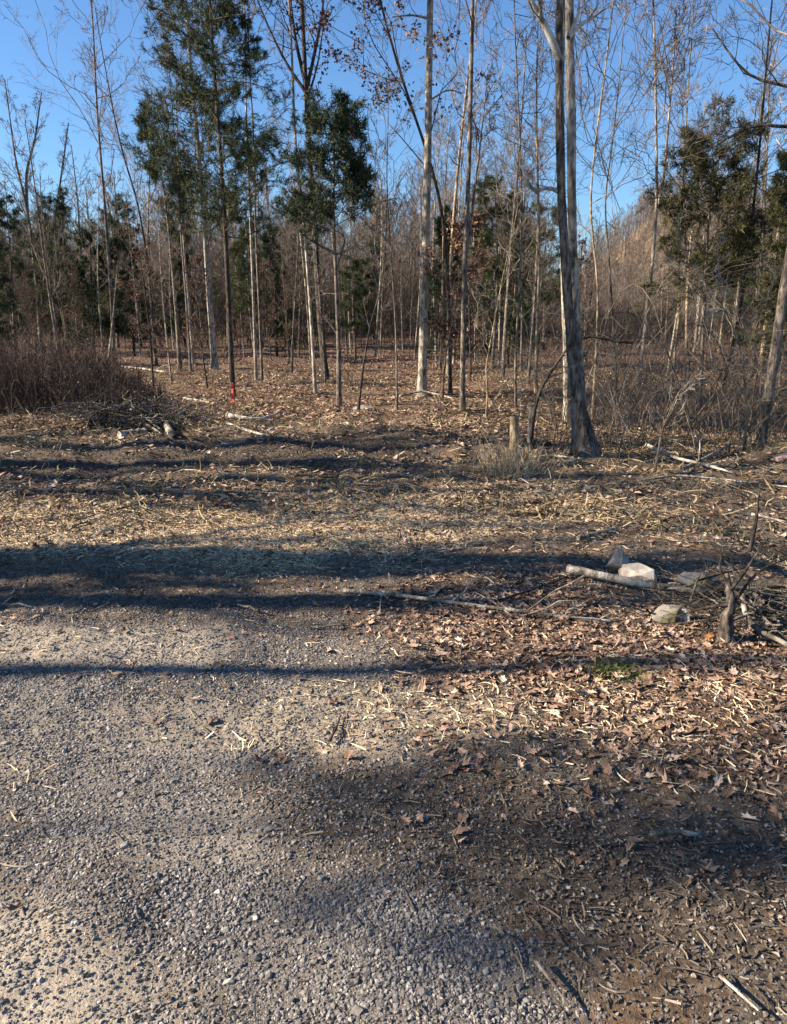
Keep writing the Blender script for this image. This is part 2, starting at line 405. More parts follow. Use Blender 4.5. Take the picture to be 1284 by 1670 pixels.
def needle_tufts(g, pts, per, size, width, spread=.5):
    """thin triangular sprays around points"""
    n = len(pts) * per
    c = np.repeat(pts, per, 0) + g.normal(size=(n, 3)) * spread * size
    d = unit(g.normal(size=(n, 3)) + np.array([0, 0, .25])); s = unit(np.cross(d, g.normal(size=(n, 3))))
    L = size * (.5 + g.rand(n, 1)); w_ = width * (.6 + .8 * g.rand(n, 1))
    V = np.stack([c - s * w_ * .5, c + s * w_ * .5, c + d * L + s * w_ * .25, c + d * L - s * w_ * .25], 1).reshape(-1, 3)
    Fq = np.arange(n * 4).reshape(-1, 4)
    tint = np.repeat(np.clip(np.repeat(g.rand(len(pts)) * .7 + .15, per) + g.normal(size=n) * .15, 0, 1), 4)
    return V, Fq, tint
def leaf_quads(g, pts, size):
    n = len(pts); d = unit(g.normal(size=(n, 3)) + np.array([0, 0, -.5])); s = unit(np.cross(d, g.normal(size=(n, 3))))
    nn = np.cross(d, s); L = size * (.6 + .8 * g.rand(n, 1)); w_ = L * .5
    m = pts + d * L * .5 + nn * L * .15
    V = np.stack([pts, m + s * w_ * .6, pts + d * L, m - s * w_ * .6], 1).reshape(-1, 3)
    return V, np.arange(n * 4).reshape(-1, 4), np.repeat(g.rand(n), 4)

ALLT = []
def stem_acc(acc, P, Rr, K, sides, rough, seed):
    Q, r = resample(P, Rr, K)
    V, Fq = tubes(Q[None], r[None], sides, rough, seed); acc.add(V, Fq)
    return Q, r
def tree(name, label, cat, path, wpx, H, bmat, tmat, spec, seed, Y=None, group=None, flare=1.5, stems=None, limbs=None,
         foliage=None, widths=None, limbmat=None, stemmat=None, K=30, sides=10, rough=.12, rtip=.18):
    """path: pixels, base first. the stem is carried on beyond the last pixel until height H"""
    g = rs(seed)
    b = ground(*path[0]) if Y is None else at(path[0][0], path[0][1], Y)
    if Y is not None: b[2] = float(hh(b[0], b[1]))
    Yb = b[1]
    P = px_path(path, Yb); P[0] = b; 
    r0 = wpx * .86 / 2 * Yb / F
    d = unit(P[-1] - P[max(0, len(P) - 2)]); 
    while P[-1][2] - b[2] < H:
        d = unit(d * .8 + np.array((0, 0, .2)) + g.normal(size=3) * .035)
        P = np.vstack([P, P[-1] + d * min(1.2, max(.25, H - (P[-1][2] - b[2])) + .01)])
    zz = np.clip((P[:, 2] - b[2]) / H, 0, 1)
    Rr = r0 * (1 - (1 - rtip) * zz ** .9)
    if widths:
        m_ = len(widths); wr = np.array(widths) / 2 * Yb / F; Rr[:m_] = wr; Rr[m_:] = wr[-1] * (1 - .8 * (zz[m_:] - zz[m_ - 1]) / (1 - zz[m_ - 1] + 1e-6))
    P[0, 2] -= .12
    P = np.insert(P, 1, P[0] + (P[1] - P[0]) * min(.5, .35 / max(.1, P[1, 2] - P[0, 2])), axis=0); Rr = np.insert(Rr, 1, Rr[0]); Rr[0] *= flare
    root = empty(name, b, label, cat, group); ac = Acc()
    Q, r = stem_acc(ac, P, Rr, K, sides, rough, seed)
    lists = [(Q, r, H)]
    for st in (stems or []):                          # (pixel path, width at start)
        SP = px_path(st[0], Yb + (st[2] if len(st) > 2 else 0)); rr0 = st[1] / 2 * Yb / F
        if len(st) > 3:
            dd = unit(SP[-1] - SP[-2])
            while SP[-1][2] - b[2] < st[3]:
                dd = unit(dd * .8 + np.array((0, 0, .2)) + g.normal(size=3) * .03); SP = np.vstack([SP, SP[-1] + dd * .8])
        SR = rr0 * np.linspace(1, .3, len(SP))
        sa = Acc(); q2, r2 = stem_acc(sa, SP, SR, 22, sides, rough, seed + 5); sa.build('stem', stemmat or bmat, root, True, b); lists.append((q2, r2, np.linalg.norm(SP[-1] - SP[0])))
    if limbs:
        for lp in limbs:
            la = Acc()
            LP = px_path(lp[0], Yb, None) ; n_ = len(LP)
            LP[:, 1] += np.linspace(0, lp[2] if len(lp) > 2 else .2, n_)
            q2, r2 = resample(LP, lp[1] / 2 * Yb / F * np.linspace(1, .35, n_), 10)
            V, Fq = tubes(q2[None], r2[None], 6, .1, seed); la.add(V, Fq)
            grow(g, la, q2, r2, np.linalg.norm(q2[-1] - q2[0]) * 1.2, [dict(n=5, t0=.3, ang=.7, len=.4, K=5, rf=.5, s=3), dict(n=4, ang=.7, len=.5, K=4, rf=.6, s=3), dict(n=3, ang=.7, len=.5, K=3, rf=.6, s=3)], None)
            la.build('limb', limbmat or bmat, root, True, b)
    ac.build('trunk', bmat, root, True, b)
    ca = Acc(); tips = []
    if spec:
        for (q, r, hq) in lists:
            ca = Acc(); tips.append(grow(g, ca, q, r, hq, spec, None))
            ca.build('branches', tmat, root, True, b)
    if foliage: foliage(g, tips, root, b)
    ALLT.append(root)
    return root

def pine_foliage(per=10, size=.13, width=.014, mat=None, keep=1.0, lvl=2, name='needles', zmin=None, zmax=None, clump=True):
    def f(g, tips, root, b):
        B = np.concatenate([t[lvl] for t in tips]); B = B[g.rand(len(B)) < keep]
        if clump:
            q = B[:, -1]; s = fbm(q[:, 0] * 1.6 + q[:, 2] * 1.3, q[:, 1] * 1.6 + q[:, 2] * 2.1, 7, 2); B = B[s > -.38]
        V, Fq, ti = needles_on(g, B, per, size, width); a = Acc(); a.add(V, Fq, ti); a.build(name, mat or NEEDLE, root, False, b)
    return f
def leaf_foliage(keep, size, mat=None, lvl=3, zlo=-99, zhi=99, per=2):
    def f(g, tips, root, b):
        pts = np.concatenate([t[lvl].reshape(-1, 3) for t in tips]); pts = np.repeat(pts, per, 0) + g.normal(size=(len(pts) * per, 3)) * .05
        s = fbm(pts[:, 0] * .9 + pts[:, 2], pts[:, 1] + pts[:, 2] * 1.1, 9, 2)
        pts = pts[(g.rand(len(pts)) < keep) & (pts[:, 2] > zlo) & (pts[:, 2] < zhi) & (s > -.1)]
        V, Fq, ti = leaf_quads(g, pts, size); a = Acc(); a.add(V, Fq, ti); a.build('dead_foliage', mat or RUST, root, False, b)
    return f
def conif_spec(n=42, t0=.35, length=.2, ang=1.25, up=.05, tl=.55):
    return [dict(n=n, t0=t0, t1=.99, ang=ang, len=length, up=up, K=6, rf=.3, s=4, wob=.35, tl=tl, rmin=.008),
            dict(n=8, t0=.2, t1=1, ang=.85, len=.5, up=.06, K=5, rf=.5, s=3, wob=.3, rmin=.004),
            dict(n=7, t0=.15, t1=1, ang=.85, len=.6, up=.08, K=3, rf=.6, s=3, wob=.3, rmin=.0025)]

# --- the twin-stemmed tree by the clearing edge
tree('twin_trunk_tree', 'large tree with two tall pale stems rising from one dark flared base', 'tree',
     [(957, 742), (950, 690), (938, 620), (929, 540), (922, 440), (916, 330), (912, 180), (911, 0)], 30, 15, BK_MID, TWIG,
     bare_spec(.8, .45, .7, .22, 3), 101, flare=1.5, sides=14, rough=.3, K=46, widths=[44, 29, 20, 16, 14, 13, 12, 11], stemmat=BK_PALE, limbmat=BK_WHITE,
     stems=[([(952, 700), (946, 620), (938, 520), (932, 420), (934, 300), (932, 150), (929, 0)], 15, .12, 14)],
     limbs=[([(914, 100), (904, 78), (885, 45), (865, 18), (845, -20)], 13, -.2), ([(885, 45), (878, 15), (872, -30)], 7, -.2),
            ([(927, 62), (943, 38), (970, 20), (1000, -5)], 8, .3), ([(928, 56), (944, 25), (946, -20)], 6, 0),
            ([(910, 312), (893, 302), (877, 316), (862, 300), (850, 270)], 7, 0), ([(877, 316), (868, 310), (855, 296)], 4, 0)])
tree('tree', 'pale grey trunk standing close behind the twin-stemmed tree', 'tree', [(926, 690), (925, 600), (922, 500), (918, 380), (913, 200)], 15, 14, BK_PALE, TWIG, bare_spec(.7, .5), 102)
tree('leaning_tree', 'dark dead tree leaning right across the twin-stemmed trunk', 'tree', [(866, 735), (867, 700), (874, 655), (890, 618), (912, 588), (932, 556), (962, 546), (1000, 557), (1032, 559)], 11, 1.0, BK_DARK, TWIG,
     [dict(n=10, t0=.3, t1=1, ang=.8, len=.22, K=5, rf=.5, s=3), dict(n=6, ang=.8, len=.5, K=4, rf=.6, s=3)], 103, K=24, rtip=.45)
tree('tall_tree', 'tallest straight pale trunk in the centre, rising out of the picture', 'tree', [(688, 645), (690, 560), (694, 420), (698, 250), (700, 100), (702, 0)], 17, 16, BK_PALE, TWIG,
     bare_spec(.7, .55, .9, .18, 3), 104, K=40, limbs=[([(700, 30), (672, 24), (640, 28)], 4, 0), ([(700, 165), (730, 145), (755, 152)], 3, 0)])
# left evergreens
tree('pine_tree', 'tall dark pine behind the orange survey stake', 'pine tree', [(380, 650), (376, 560), (370, 420), (362, 280), (350, 120), (342, 0)], 11, 9.5, BK_DARK, TWIG,
     conif_spec(70, .33, .155, 1.25, .06), 105, foliage=pine_foliage(26, .065, .009), flare=1.5)
tree('pine_tree', 'pine with sunlit bare lower trunk left of the stake pine', 'pine tree', [(351, 603), (343, 500), (333, 350), (318, 180), (305, 40)], 12, 14, BK_PALE, TWIG,
     conif_spec(60, .27, .11, 1.2), 106, foliage=pine_foliage(15, .09, .012))
tree('pine_tree', 'slim leaning pine with one bright green tuft at its top', 'pine tree', [(294, 603), (287, 500), (275, 370), (262, 270), (240, 195)], 8, 7.6, BK_GREY, TWIG,
     conif_spec(22, .62, .11), 107, foliage=pine_foliage(15, .10, .012))
tree('bare_tree', 'slender bare tree with fanned branches against the open sky at upper left', 'tree', [(186, 592), (182, 480), (168, 300), (157, 160), (152, 40)], 7, 15.5, BK_GREY, TWIG_MAUVE,
     bare_spec(1.1, .38, .7, .2, 4, .004, .35), 108)
tree('dead_tree', 'short snapped pale trunk leaning across the slender bare tree', 'tree', [(176, 600), (184, 520), (192, 432)], 7, .5, BK_PALE, TWIG, None, 109)
tree('forked_tree', 'forked bare tree near the left edge, above the dry weeds', 'tree', [(68, 572), (62, 480), (52, 390), (43, 335), (25, 260), (16, 190), (8, 130)], 9, 11.3, BK_GREY, TWIG_MAUVE,
     bare_spec(.6, .5, .6, .14, 4, .004, .35), 110, stems=[([(44, 335), (43, 280), (58, 225), (68, 150)], 5, .1, 10.5), ([(66, 540), (72, 460), (88, 370), (104, 260), (112, 200)], 5, .2, 8.6)])
tree('bare_tree', 'thin dark trunk between the weeds and the slender bare tree', 'tree', [(139, 573), (135, 480), (131, 390), (128, 340)], 7, 9, BK_GREY, TWIG, bare_spec(.7, .5, .7, .2, 4, .004), 111)
tree('bare_tree', 'thin dark trunk just right of the crossed pale trunks', 'tree', [(255, 597), (248, 500), (240, 420), (225, 330), (200, 250)], 6, 11, BK_DARK, TWIG_MAUVE, bare_spec(.9, .45, .7, .2, 4, .004), 112)
tree('bare_tree', 'thin grey trunk between the tufted pine and the sunlit pine', 'tree', [(311, 605), (305, 500), (296, 390), (290, 300)], 5, 11, BK_GREY, TWIG, bare_spec(.8, .5, .7, .2, 3, .004), 113)
tree('bare_tree', 'left one of two thin upright trunks right of the stake pine', 'tree', [(418, 622), (414, 500), (409, 370), (404, 250)], 6, 12, BK_PALE, TWIG, bare_spec(.8, .5, .7, .2, 4, .004), 114)
tree('bare_tree', 'right one of two thin upright trunks right of the stake pine', 'tree', [(428, 624), (424, 520), (418, 400), (415, 290)], 5, 12, BK_GREY, TWIG_MAUVE, bare_spec(.8, .5, .7, .2, 4, .004), 115)
# centre
tree('bare_tree', 'slim pale curving trunk left of the broad dark trunk', 'tree', [(515, 641), (510, 560), (503, 450), (495, 350), (483, 260), (478, 150), (476, 60)], 7, 13, BK_PALE, TWIG, bare_spec(.7, .5, .7, .16, 4, .003), 116)
tree('large_tree', 'broad dark trunk with steep ascending limbs reaching the picture top', 'tree', [(532, 622), (521, 500), (514, 380), (506, 250), (499, 150), (493, 0)], 13, 15, BK_DARK, TWIG_MAUVE,
     bare_spec(.8, .55, .5, .2, 4, .004, .3), 117, limbs=[([(499, 150), (470, 110), (440, 50), (420, 0)], 6, 0), ([(500, 145), (515, 80), (525, 30), (530, -20)], 6, 0), ([(500, 165), (518, 110), (528, 40)], 4, 0), ([(497, 130), (480, 60), (470, -20)], 7, .3)])
tree('cedar_tree', 'dark green cedar with broken stubs low on its pale trunk', 'cedar tree', [(553, 664), (553, 570), (548, 450), (544, 340), (545, 290)], 10, 4.9, BK_GREY, TWIG,
     conif_spec(46, .60, .16, 1.15, .06, .3), 118, foliage=pine_foliage(11, .075, .011, NEEDLE_B), limbs=[([(549, 415), (520, 400), (494, 384), (484, 372)], 5, -.2), ([(549, 415), (575, 405), (592, 388)], 4, 0), ([(548, 408), (520, 408), (490, 404)], 3, .2), ([(551, 480), (530, 478), (505, 490)], 3, .1), ([(553, 550), (540, 530), (525, 515)], 3, .1), ([(549, 440), (565, 385), (540, 372)], 3, .1)])
tree('sapling', 'thin dark sapling leaning right, right of the cedar', 'sapling', [(583, 672), (592, 600), (604, 530), (622, 470), (628, 420), (630, 380)], 5, 3.4, BK_DARK, TWIG, bare_spec(.8, .4, .7, .2, 3), 119)
tree('sapling', 'thin upright sapling just left of the tallest centre trunk', 'sapling', [(648, 668), (647, 600), (646, 540), (642, 470), (638, 420)], 4, 6, BK_GREY, TWIG, bare_spec(.8, .4, .6, .2, 3), 120)
tree('bare_tree', 'dark lower trunk turning pale and slim above, right of the centre trunk', 'tree', [(754, 672), (755, 580), (758, 430), (764, 300), (768, 150), (771, 0)], 11, 13, BK_GREY, TWIG, bare_spec(.9, .45, .7, .17, 4, .003), 121,
     stems=[([(764, 400), (772, 330), (784, 230), (796, 120)], 5, .15)])
tree('oak_tree', 'oak holding rust brown dead leaves behind the tallest centre trunk', 'oak tree', [(735, 640), (733, 540), (730, 400), (712, 290), (680, 200), (640, 80)], 8, 13, BK_DARK, TWIG,
     bare_spec(1.25, .3, .85, .24, 4, .003), 122, foliage=leaf_foliage(.75, .075, per=3))
tree('oak_tree', 'small young oak with bright rusty leaves low beside the centre trunk', 'oak tree', [(722, 655), (724, 610), (728, 570), (740, 520)], 4, 3.6, BK_DARK, TWIG,
     bare_spec(.8, .2, .9, .3, 3), 123, foliage=leaf_foliage(.8, .075, lvl=2))
tree('sapling', 'curved little sapling left of the short post', 'sapling', [(792, 682), (796, 640), (792, 600), (800, 560)], 4, 3, BK_TAN, TWIG_PALE, bare_spec(.7, .3, .7, .25, 3), 124)
# right side
tree('leaning_tree', 'stout tree leaning right at the right edge of the picture', 'tree', [(1238, 725), (1252, 650), (1268, 560), (1280, 460), (1300, 350), (1325, 220)], 20, 12, BK_GREY, TWIG,
     bare_spec(1.2, .25, .9, .3, 4, .003), 125, limbmat=BK_DARK, limbs=[([(1330, 200), (1284, 210), (1240, 200), (1200, 215), (1165, 240)], 7, 0), ([(1335, 160), (1280, 130), (1240, 130), (1205, 80), (1180, 30)], 6, .3)])
tree('sapling', 'slim yellowish sapling curving over the fallen sticks at right', 'sapling', [(1214, 742), (1218, 680), (1215, 610), (1204, 550), (1180, 500), (1150, 460)], 6, 2.5, BK_TAN, TWIG_PALE, bare_spec(.9, .4, .8, .25, 3), 126)
tree('sapling', 'pale bent sapling arching right above the brush', 'sapling', [(1066, 775), (1080, 700), (1110, 632), (1160, 605), (1215, 592)], 5, 1.0, BK_TAN, TWIG_PALE, bare_spec(.9, .3, .8, .25, 3), 127, rtip=.3)
tree('bare_tree', 'slim pale tree with a narrow fork right of the twin-stemmed tree', 'tree', [(1040, 640), (1052, 540), (1064, 430), (1072, 340), (1070, 200)], 8, 11, BK_PALE, TWIG_MAUVE, bare_spec(.8, .5, .55, .2, 4, .004), 128,
     stems=[([(1073, 345), (1084, 280), (1092, 180), (1100, 80), (1103, 20)], 5, .1)])
tree('bare_tree', 'crooked orange-brown trunk in front of the dull green pine', 'tree', [(1094, 655), (1100, 580), (1110, 500), (1106, 430), (1112, 370)], 6, 8, BK_TAN, TWIG_PALE, bare_spec(1, .4, .8, .22, 4, .003), 129)
tree('pine_tree', 'dull olive pine with ragged crown at right', 'pine tree', [(1142, 668), (1146, 560), (1152, 430), (1158, 330), (1162, 280)], 9, 4.9, BK_GREY, TWIG,
     conif_spec(48, .42, .23, 1.15, .12, .35), 130, foliage=pine_foliage(17, .08, .011, NEEDLE_C))
tree('bare_tree', 'bare tree with a spreading dark fork between olive pine and right edge', 'tree', [(1176, 648), (1205, 520), (1218, 440), (1224, 380)], 7, 10, BK_DARK, TWIG, bare_spec(1.3, .35, .9, .3, 4, .003), 131)
tree('bare_tree', 'thin straight tree close to the right of the twin-stemmed tree', 'tree', [(966, 690), (972, 580), (978, 470), (960, 340), (975, 200), (990, 100)], 5, 10, BK_TAN, TWIG_MAUVE, bare_spec(1.1, .3, .8, .22, 4, .003), 132)
tree('bare_tree', 'thin bare tree with crossing twigs between twin tree and slim fork tree', 'tree', [(1010, 672), (1002, 560), (995, 440), (985, 330), (1000, 230)], 5, 8, BK_GREY, TWIG_MAUVE, bare_spec(1.3, .35, .9, .28, 4, .003), 133)
tree('bare_tree', 'slim reddish trunk just left of the twin-stemmed tree', 'tree', [(874, 640), (876, 540), (880, 420), (878, 330)], 7, 8, BK_TAN, TWIG, bare_spec(.9, .5, .8, .2, 3, .003), 134)
tree('bare_tree', 'slim grey trunk above the short post', 'tree', [(842, 672), (840, 590), (846, 500), (852, 380), (850, 260)], 5, 9, BK_GREY, TWIG, bare_spec(1, .35, .8, .24, 4, .003), 135)
tree('pine_tree', 'olive evergreen crowding the right edge of the picture', 'pine tree', [(1298, 690), (1298, 560), (1300, 420)], 10, 4.5, BK_DARK, TWIG,
     conif_spec(40, .3, .17, 1.2, .05, .5), 136, foliage=pine_foliage(17, .08, .011, NEEDLE_C))

# --- trees standing left of the frame, seen through their shadows on the track
def side_tree(x, y, H, r, seed, spec, fol=None, lean=(0, 0), label='', mat=BK_GREY, name='bare_tree', cat='tree'):
    g = rs(seed); b = np.array((x, y, float(hh(x, y))))
    K = 20; s = np.linspace(0, 1, K)
    P = b + np.stack([lean[0] * s * H, lean[1] * s * H, s * H - .1], 1) + np.cumsum(g.normal(size=(K, 3)) * .03, 0) * s[:, None]
    Rr = r * (1 - .8 * s); Rr[0] *= 1.4
    root = empty(name, b, label, cat, 'trees left of the track'); a = Acc(); V, Fq = tubes(P[None], Rr[None], 10, .1, seed); a.add(V, Fq); a.build('trunk', mat, root, True, b)
    ca = Acc(); tips = [grow(g, ca, P, Rr, H, spec, None)]; ca.build('branches', TWIG, root, True, b)
    if fol: fol(g, tips, root, b)
    return root
TA = math.tan(R_(90) - (SUN_AZ - R_(180)))          # metres forward per metre to the right
def srow(Yc, x0): return Yc + TA * x0               # a tree at x0 whose shadow crosses the middle at depth Yc
for k, (Yc, x0, H, r, lb, ev, lean) in enumerate([
        (7.55, -10.5, 12, .2, 'bare tree left of the frame, farthest of the row along the track', 0, (0, 0)),
        (8.6, -11.5, 14, .26, 'massive bare tree left of the frame, at the back of the row', 0, (0, .01)),
        (9.6, -12.5, 14, .22, 'tall bare tree left of the frame, beside the dry weeds', 0, (0, -.01)),
        (7.0, -8.6, 12, .13, 'slim bare tree left of the frame, second farthest along the track', 0, (0, .02)),
        (4.95, -9.0, 13, .17, 'stout bare tree left of the frame, beside the ruts', 0, (0, -.13)),
        (4.5, -7.8, 5.0, .24, 'stoutest tree left of the frame, snapped off short, nearer than the ruts', 0, (0, -.10)),
        (4.85, -6.6, 5.2, .13, 'crooked leaning bare tree left of the frame with a low crown', 0, (.05, -.10)),
        (4.2, -6.9, 5.6, .11, 'short twiggy bare tree left of the frame', 0, (.03, -.05)),
        (4.0, -9.4, 11, .14, 'slim leaning bare tree left of the frame', 0, (0, -.07)),
        (3.2, -8.2, 12, .09, 'thin bare tree left of the frame leaning slightly to the track', 0, (0, -.05)),
        (2.1, -8.4, 6.6, .035, 'small pine left of the frame shading the near track', 1, (0, 0))]):
    y0 = srow(Yc, x0) - lean[1] * abs(x0) * math.tan(SUN_EL)
    if ev: side_tree(x0, y0, H, r, 300 + k, conif_spec(26, .72, .12), pine_foliage(11, .08, .010, keep=.32), lean, lb, BK_DARK, 'pine_tree', 'pine tree')
    else: side_tree(x0, y0, H, r, 300 + k, bare_spec(1.1, .22, .75, .2, 3, .006) if Yc > 4.2 else bare_spec(.9, .35, .7, .14, 3, .004), None, lean, lb)

# --- background trees: templates copied object by object
def template(kind, seed):
    g = rs(seed); H = {'bare': 12, 'mauve': 12, 'pole': 14, 'pine': 10, 'cedar': 7, 'rust': 8}[kind]
    K = 14; s = np.linspace(0, 1, K)
    P = np.stack([.03 * H * np.sin(s * 3 + g.rand() * 6) * s, .03 * H * np.sin(s * 2.3 + g.rand() * 6) * s, s * H - .15 * (1 - s)], 1)
    r0 = {'bare': .085, 'mauve': .07, 'pole': .10, 'pine': .11, 'cedar': .09, 'rust': .07}[kind]
    Rr = r0 * (1 - .8 * s); Rr[0] *= 1.35
    a = Acc(); V, Fq = tubes(P[None], Rr[None], 7, .1, seed); a.add(V, Fq)
    bm, tm = {'bare': (BK_GREY, TWIG), 'mauve': (BK_PALE, TWIG_MAUVE), 'pole': (BK_TAN, TWIG_PALE), 'pine': (BK_GREY, TWIG), 'cedar': (BK_DARK, TWIG), 'rust': (BK_DARK, TWIG)}[kind]
    tr = a.build('trunk', bm, None, True); ca = Acc()
    out = [tr]
    if kind in ('bare', 'mauve', 'pole', 'rust'):
        sp = bare_spec({'bare': 1.3, 'mauve': 1.3, 'pole': .8, 'rust': 1.2}[kind], {'bare': .3, 'mauve': .35, 'pole': .55, 'rust': .15}[kind], .7, .22, 4, .005, .25)
        tips = [grow(g, ca, P, Rr, H, sp, None)]; out.append(ca.build('branches', tm, None, True))
        if kind == 'rust':
            pts = tips[0][3].reshape(-1, 3); pts = pts[g.rand(len(pts)) < .5]; V, Fq, ti = leaf_quads(g, pts, .08); a = Acc(); a.add(V, Fq, ti); out.append(a.build('dead_foliage', RUST))
    else:
        sp = conif_spec(44, .3 if kind == 'pine' else .1, .2 if kind == 'pine' else .22, 1.2, .06, .6)
        tips = [grow(g, ca, P, Rr, H, sp, None)]; out.append(ca.build('branches', tm, None, True))
        V, Fq, ti = needles_on(g, tips[0][2], 12, .15, .022); a = Acc(); a.add(V, Fq, ti); out.append(a.build('needles', NEEDLE if kind == 'pine' else NEEDLE_B))
    return out
TPL = {}
for k, kind in enumerate(['bare', 'mauve', 'pole', 'pine', 'cedar', 'rust']):
    TPL[kind] = [template(kind, 500 + 10 * k + j) for j in range({'bare': 4, 'mauve': 3, 'pole': 3, 'pine': 2, 'cedar': 2, 'rust': 2}[kind])]
LM = [(68, 'the forked tree'), (186, 'the slender bare tree'), (294, 'the tufted pine'), (380, 'the orange stake'), (425, 'the two thin trunks'),
      (553, 'the cedar'), (688, 'the tallest centre trunk'), (754, 'the dark-based trunk'), (842, 'the short post'), (950, 'the twin-stemmed tree'),
      (1040, 'the slim fork tree'), (1142, 'the olive pine'), (1238, 'the leaning edge tree')]
KN = {'bare': ('bare_tree', 'dark twiggy tree'), 'mauve': ('bare_tree', 'greyish bare tree'), 'pole': ('bare_tree', 'tan pole-like tree'), 'pine': ('pine_tree', 'pine'), 'cedar': ('cedar_tree', 'low cedar'), 'rust': ('oak_tree', 'rust-leaved oak')}
BGT = []
def place_bg(kind, x, y, s, rz, g):
    BGT.append((kind, x, y, s, rz, g.randint(0, 99)))
g = rs(4)
occupied = []
def free(x, y, d):
    for (a, b) in occupied:
        if (a - x) ** 2 + (b - y) ** 2 < d * d: return False
    occupied.append((x, y)); return True
for o in ALLT: occupied.append((o.location.x, o.location.y))
n = 0
while n < 235:
    y = 15 + 43 * g.rand() ** .7; x = (g.rand() * 2 - 1) * (.58 * y + 1.5)
    px = W0 / 2 + F * x / (y * .97)
    if y < 30 and px < 700 and g.rand() < .8: continue
    if 880 < px < 1120 and g.rand() < .5: continue          # open glade at left
    if not free(x, y, 1.1): continue
    u = g.rand(); right = px > 800
    if u < .34: kind = 'bare'
    elif u < .66: kind = 'mauve'
    elif u < .86: kind = 'pole'
    elif u < .90: kind = 'rust'
    elif u < .93: kind = 'pine' if y > 24 else 'bare'
    else: kind = 'cedar' if y > 24 else 'bare'
    if kind in ('pine', 'cedar') and g.rand() < .8: kind = 'mauve'
    s = (.36 + .46 * g.rand()) * (.6 if (870 < px < 1120) else 1)
    if px < 240: s *= .72
    if kind == 'rust': s = min(s, .45)
    place_bg(kind, x, y, s, g.rand() * 6.28, g); n += 1
for (px, Y, s, kind) in [(20, 34, 1.0, 'pine'), (110, 36, 1.05, 'pine'), (150, 32, .9, 'cedar'), (-15, 26, .85, 'cedar'), (190, 40, 1.1, 'pine'), (215, 33, .9, 'cedar'), (80, 42, 1.1, 'cedar'),
                         (450, 34, .95, 'cedar'), (415, 30, .8, 'pine'), (480, 40, 1.0, 'pine'), (735, 26, .9, 'cedar'), (805, 24, .85, 'pine'), (830, 28, 1.0, 'cedar'), (880, 34, .95, 'pine'),
                         (300, 42, 1.1, 'cedar'), (610, 44, 1.0, 'cedar'), (1200, 30, .8, 'pine'), (470, 27, .42, 'rust'), (440, 29, .45, 'rust'), (120, 31, .45, 'rust'), (770, 19, .5, 'rust'), (60, 28, .4, 'rust')]:
    x = (px - 642) / F * Y * .97; place_bg(kind, x, Y, s * (.66 if kind == 'pine' else (.8 if kind == 'cedar' else 1)), g.rand() * 6.28, g); occupied.append((x, Y))
# order them for the labels
rows = []
for (kind, x, y, s, rz, v) in BGT:
    px = proj((x, y, 0))[0]; i = sum(px > l[0] for l in LM); tier = 'near' if y < 26 else ('middle' if y < 40 else 'deep')
    rows.append((i, kind, tier, px, x, y, s, rz, v))
rows.sort(key=lambda r: r[:4])
ORD = ['first', 'second', 'third', 'fourth', 'fifth', 'sixth', 'seventh', 'eighth', 'ninth', 'tenth', 'eleventh', 'twelfth', 'thirteenth']
from collections import Counter
cnt = Counter((r[0], r[1], r[2]) for r in rows); seen = Counter(); used = set()
for (i, kind, tier, px, x, y, s, rz, v) in rows:
    key = (i, kind, tier); k = seen[key]; seen[key] += 1
    where = 'left of ' + LM[0][1] if i == 0 else ('right of ' + LM[-1][1] if i == len(LM) else 'between %s and %s' % (LM[i - 1][1], LM[i][1]))
    tn = {'near': 'front', 'middle': 'mid', 'deep': 'far'}[tier]
    nm, noun = KN[kind]
    lab = ('%s %s %s' % (tn + '-wood', noun, where)) if cnt[key] == 1 else '%s %s %s, %s from left' % (tn + '-wood', noun, where, ORD[k])
    lab = ' '.join(lab.split())
    var = v % len(TPL[kind]); parts = TPL[kind][var]
    root = empty(nm, (x, y, float(hh(x, y)) - .05), lab, 'tree', 'background trees of the wood')
    root.rotation_euler = (g.normal() * .03, g.normal() * .03, rz); root.scale = (s, s, s)
    for p in parts:
        if (kind, var, p.name) in used: c = p.copy(); C.objects.link(c)
        else: c = p; used.add((kind, var, p.name))
        c.parent = root
for kind in TPL:                                       # drop templates nobody used
    for var, parts in enumerate(TPL[kind]):
        for p in parts:
            if p.parent is None: bpy.data.objects.remove(p)

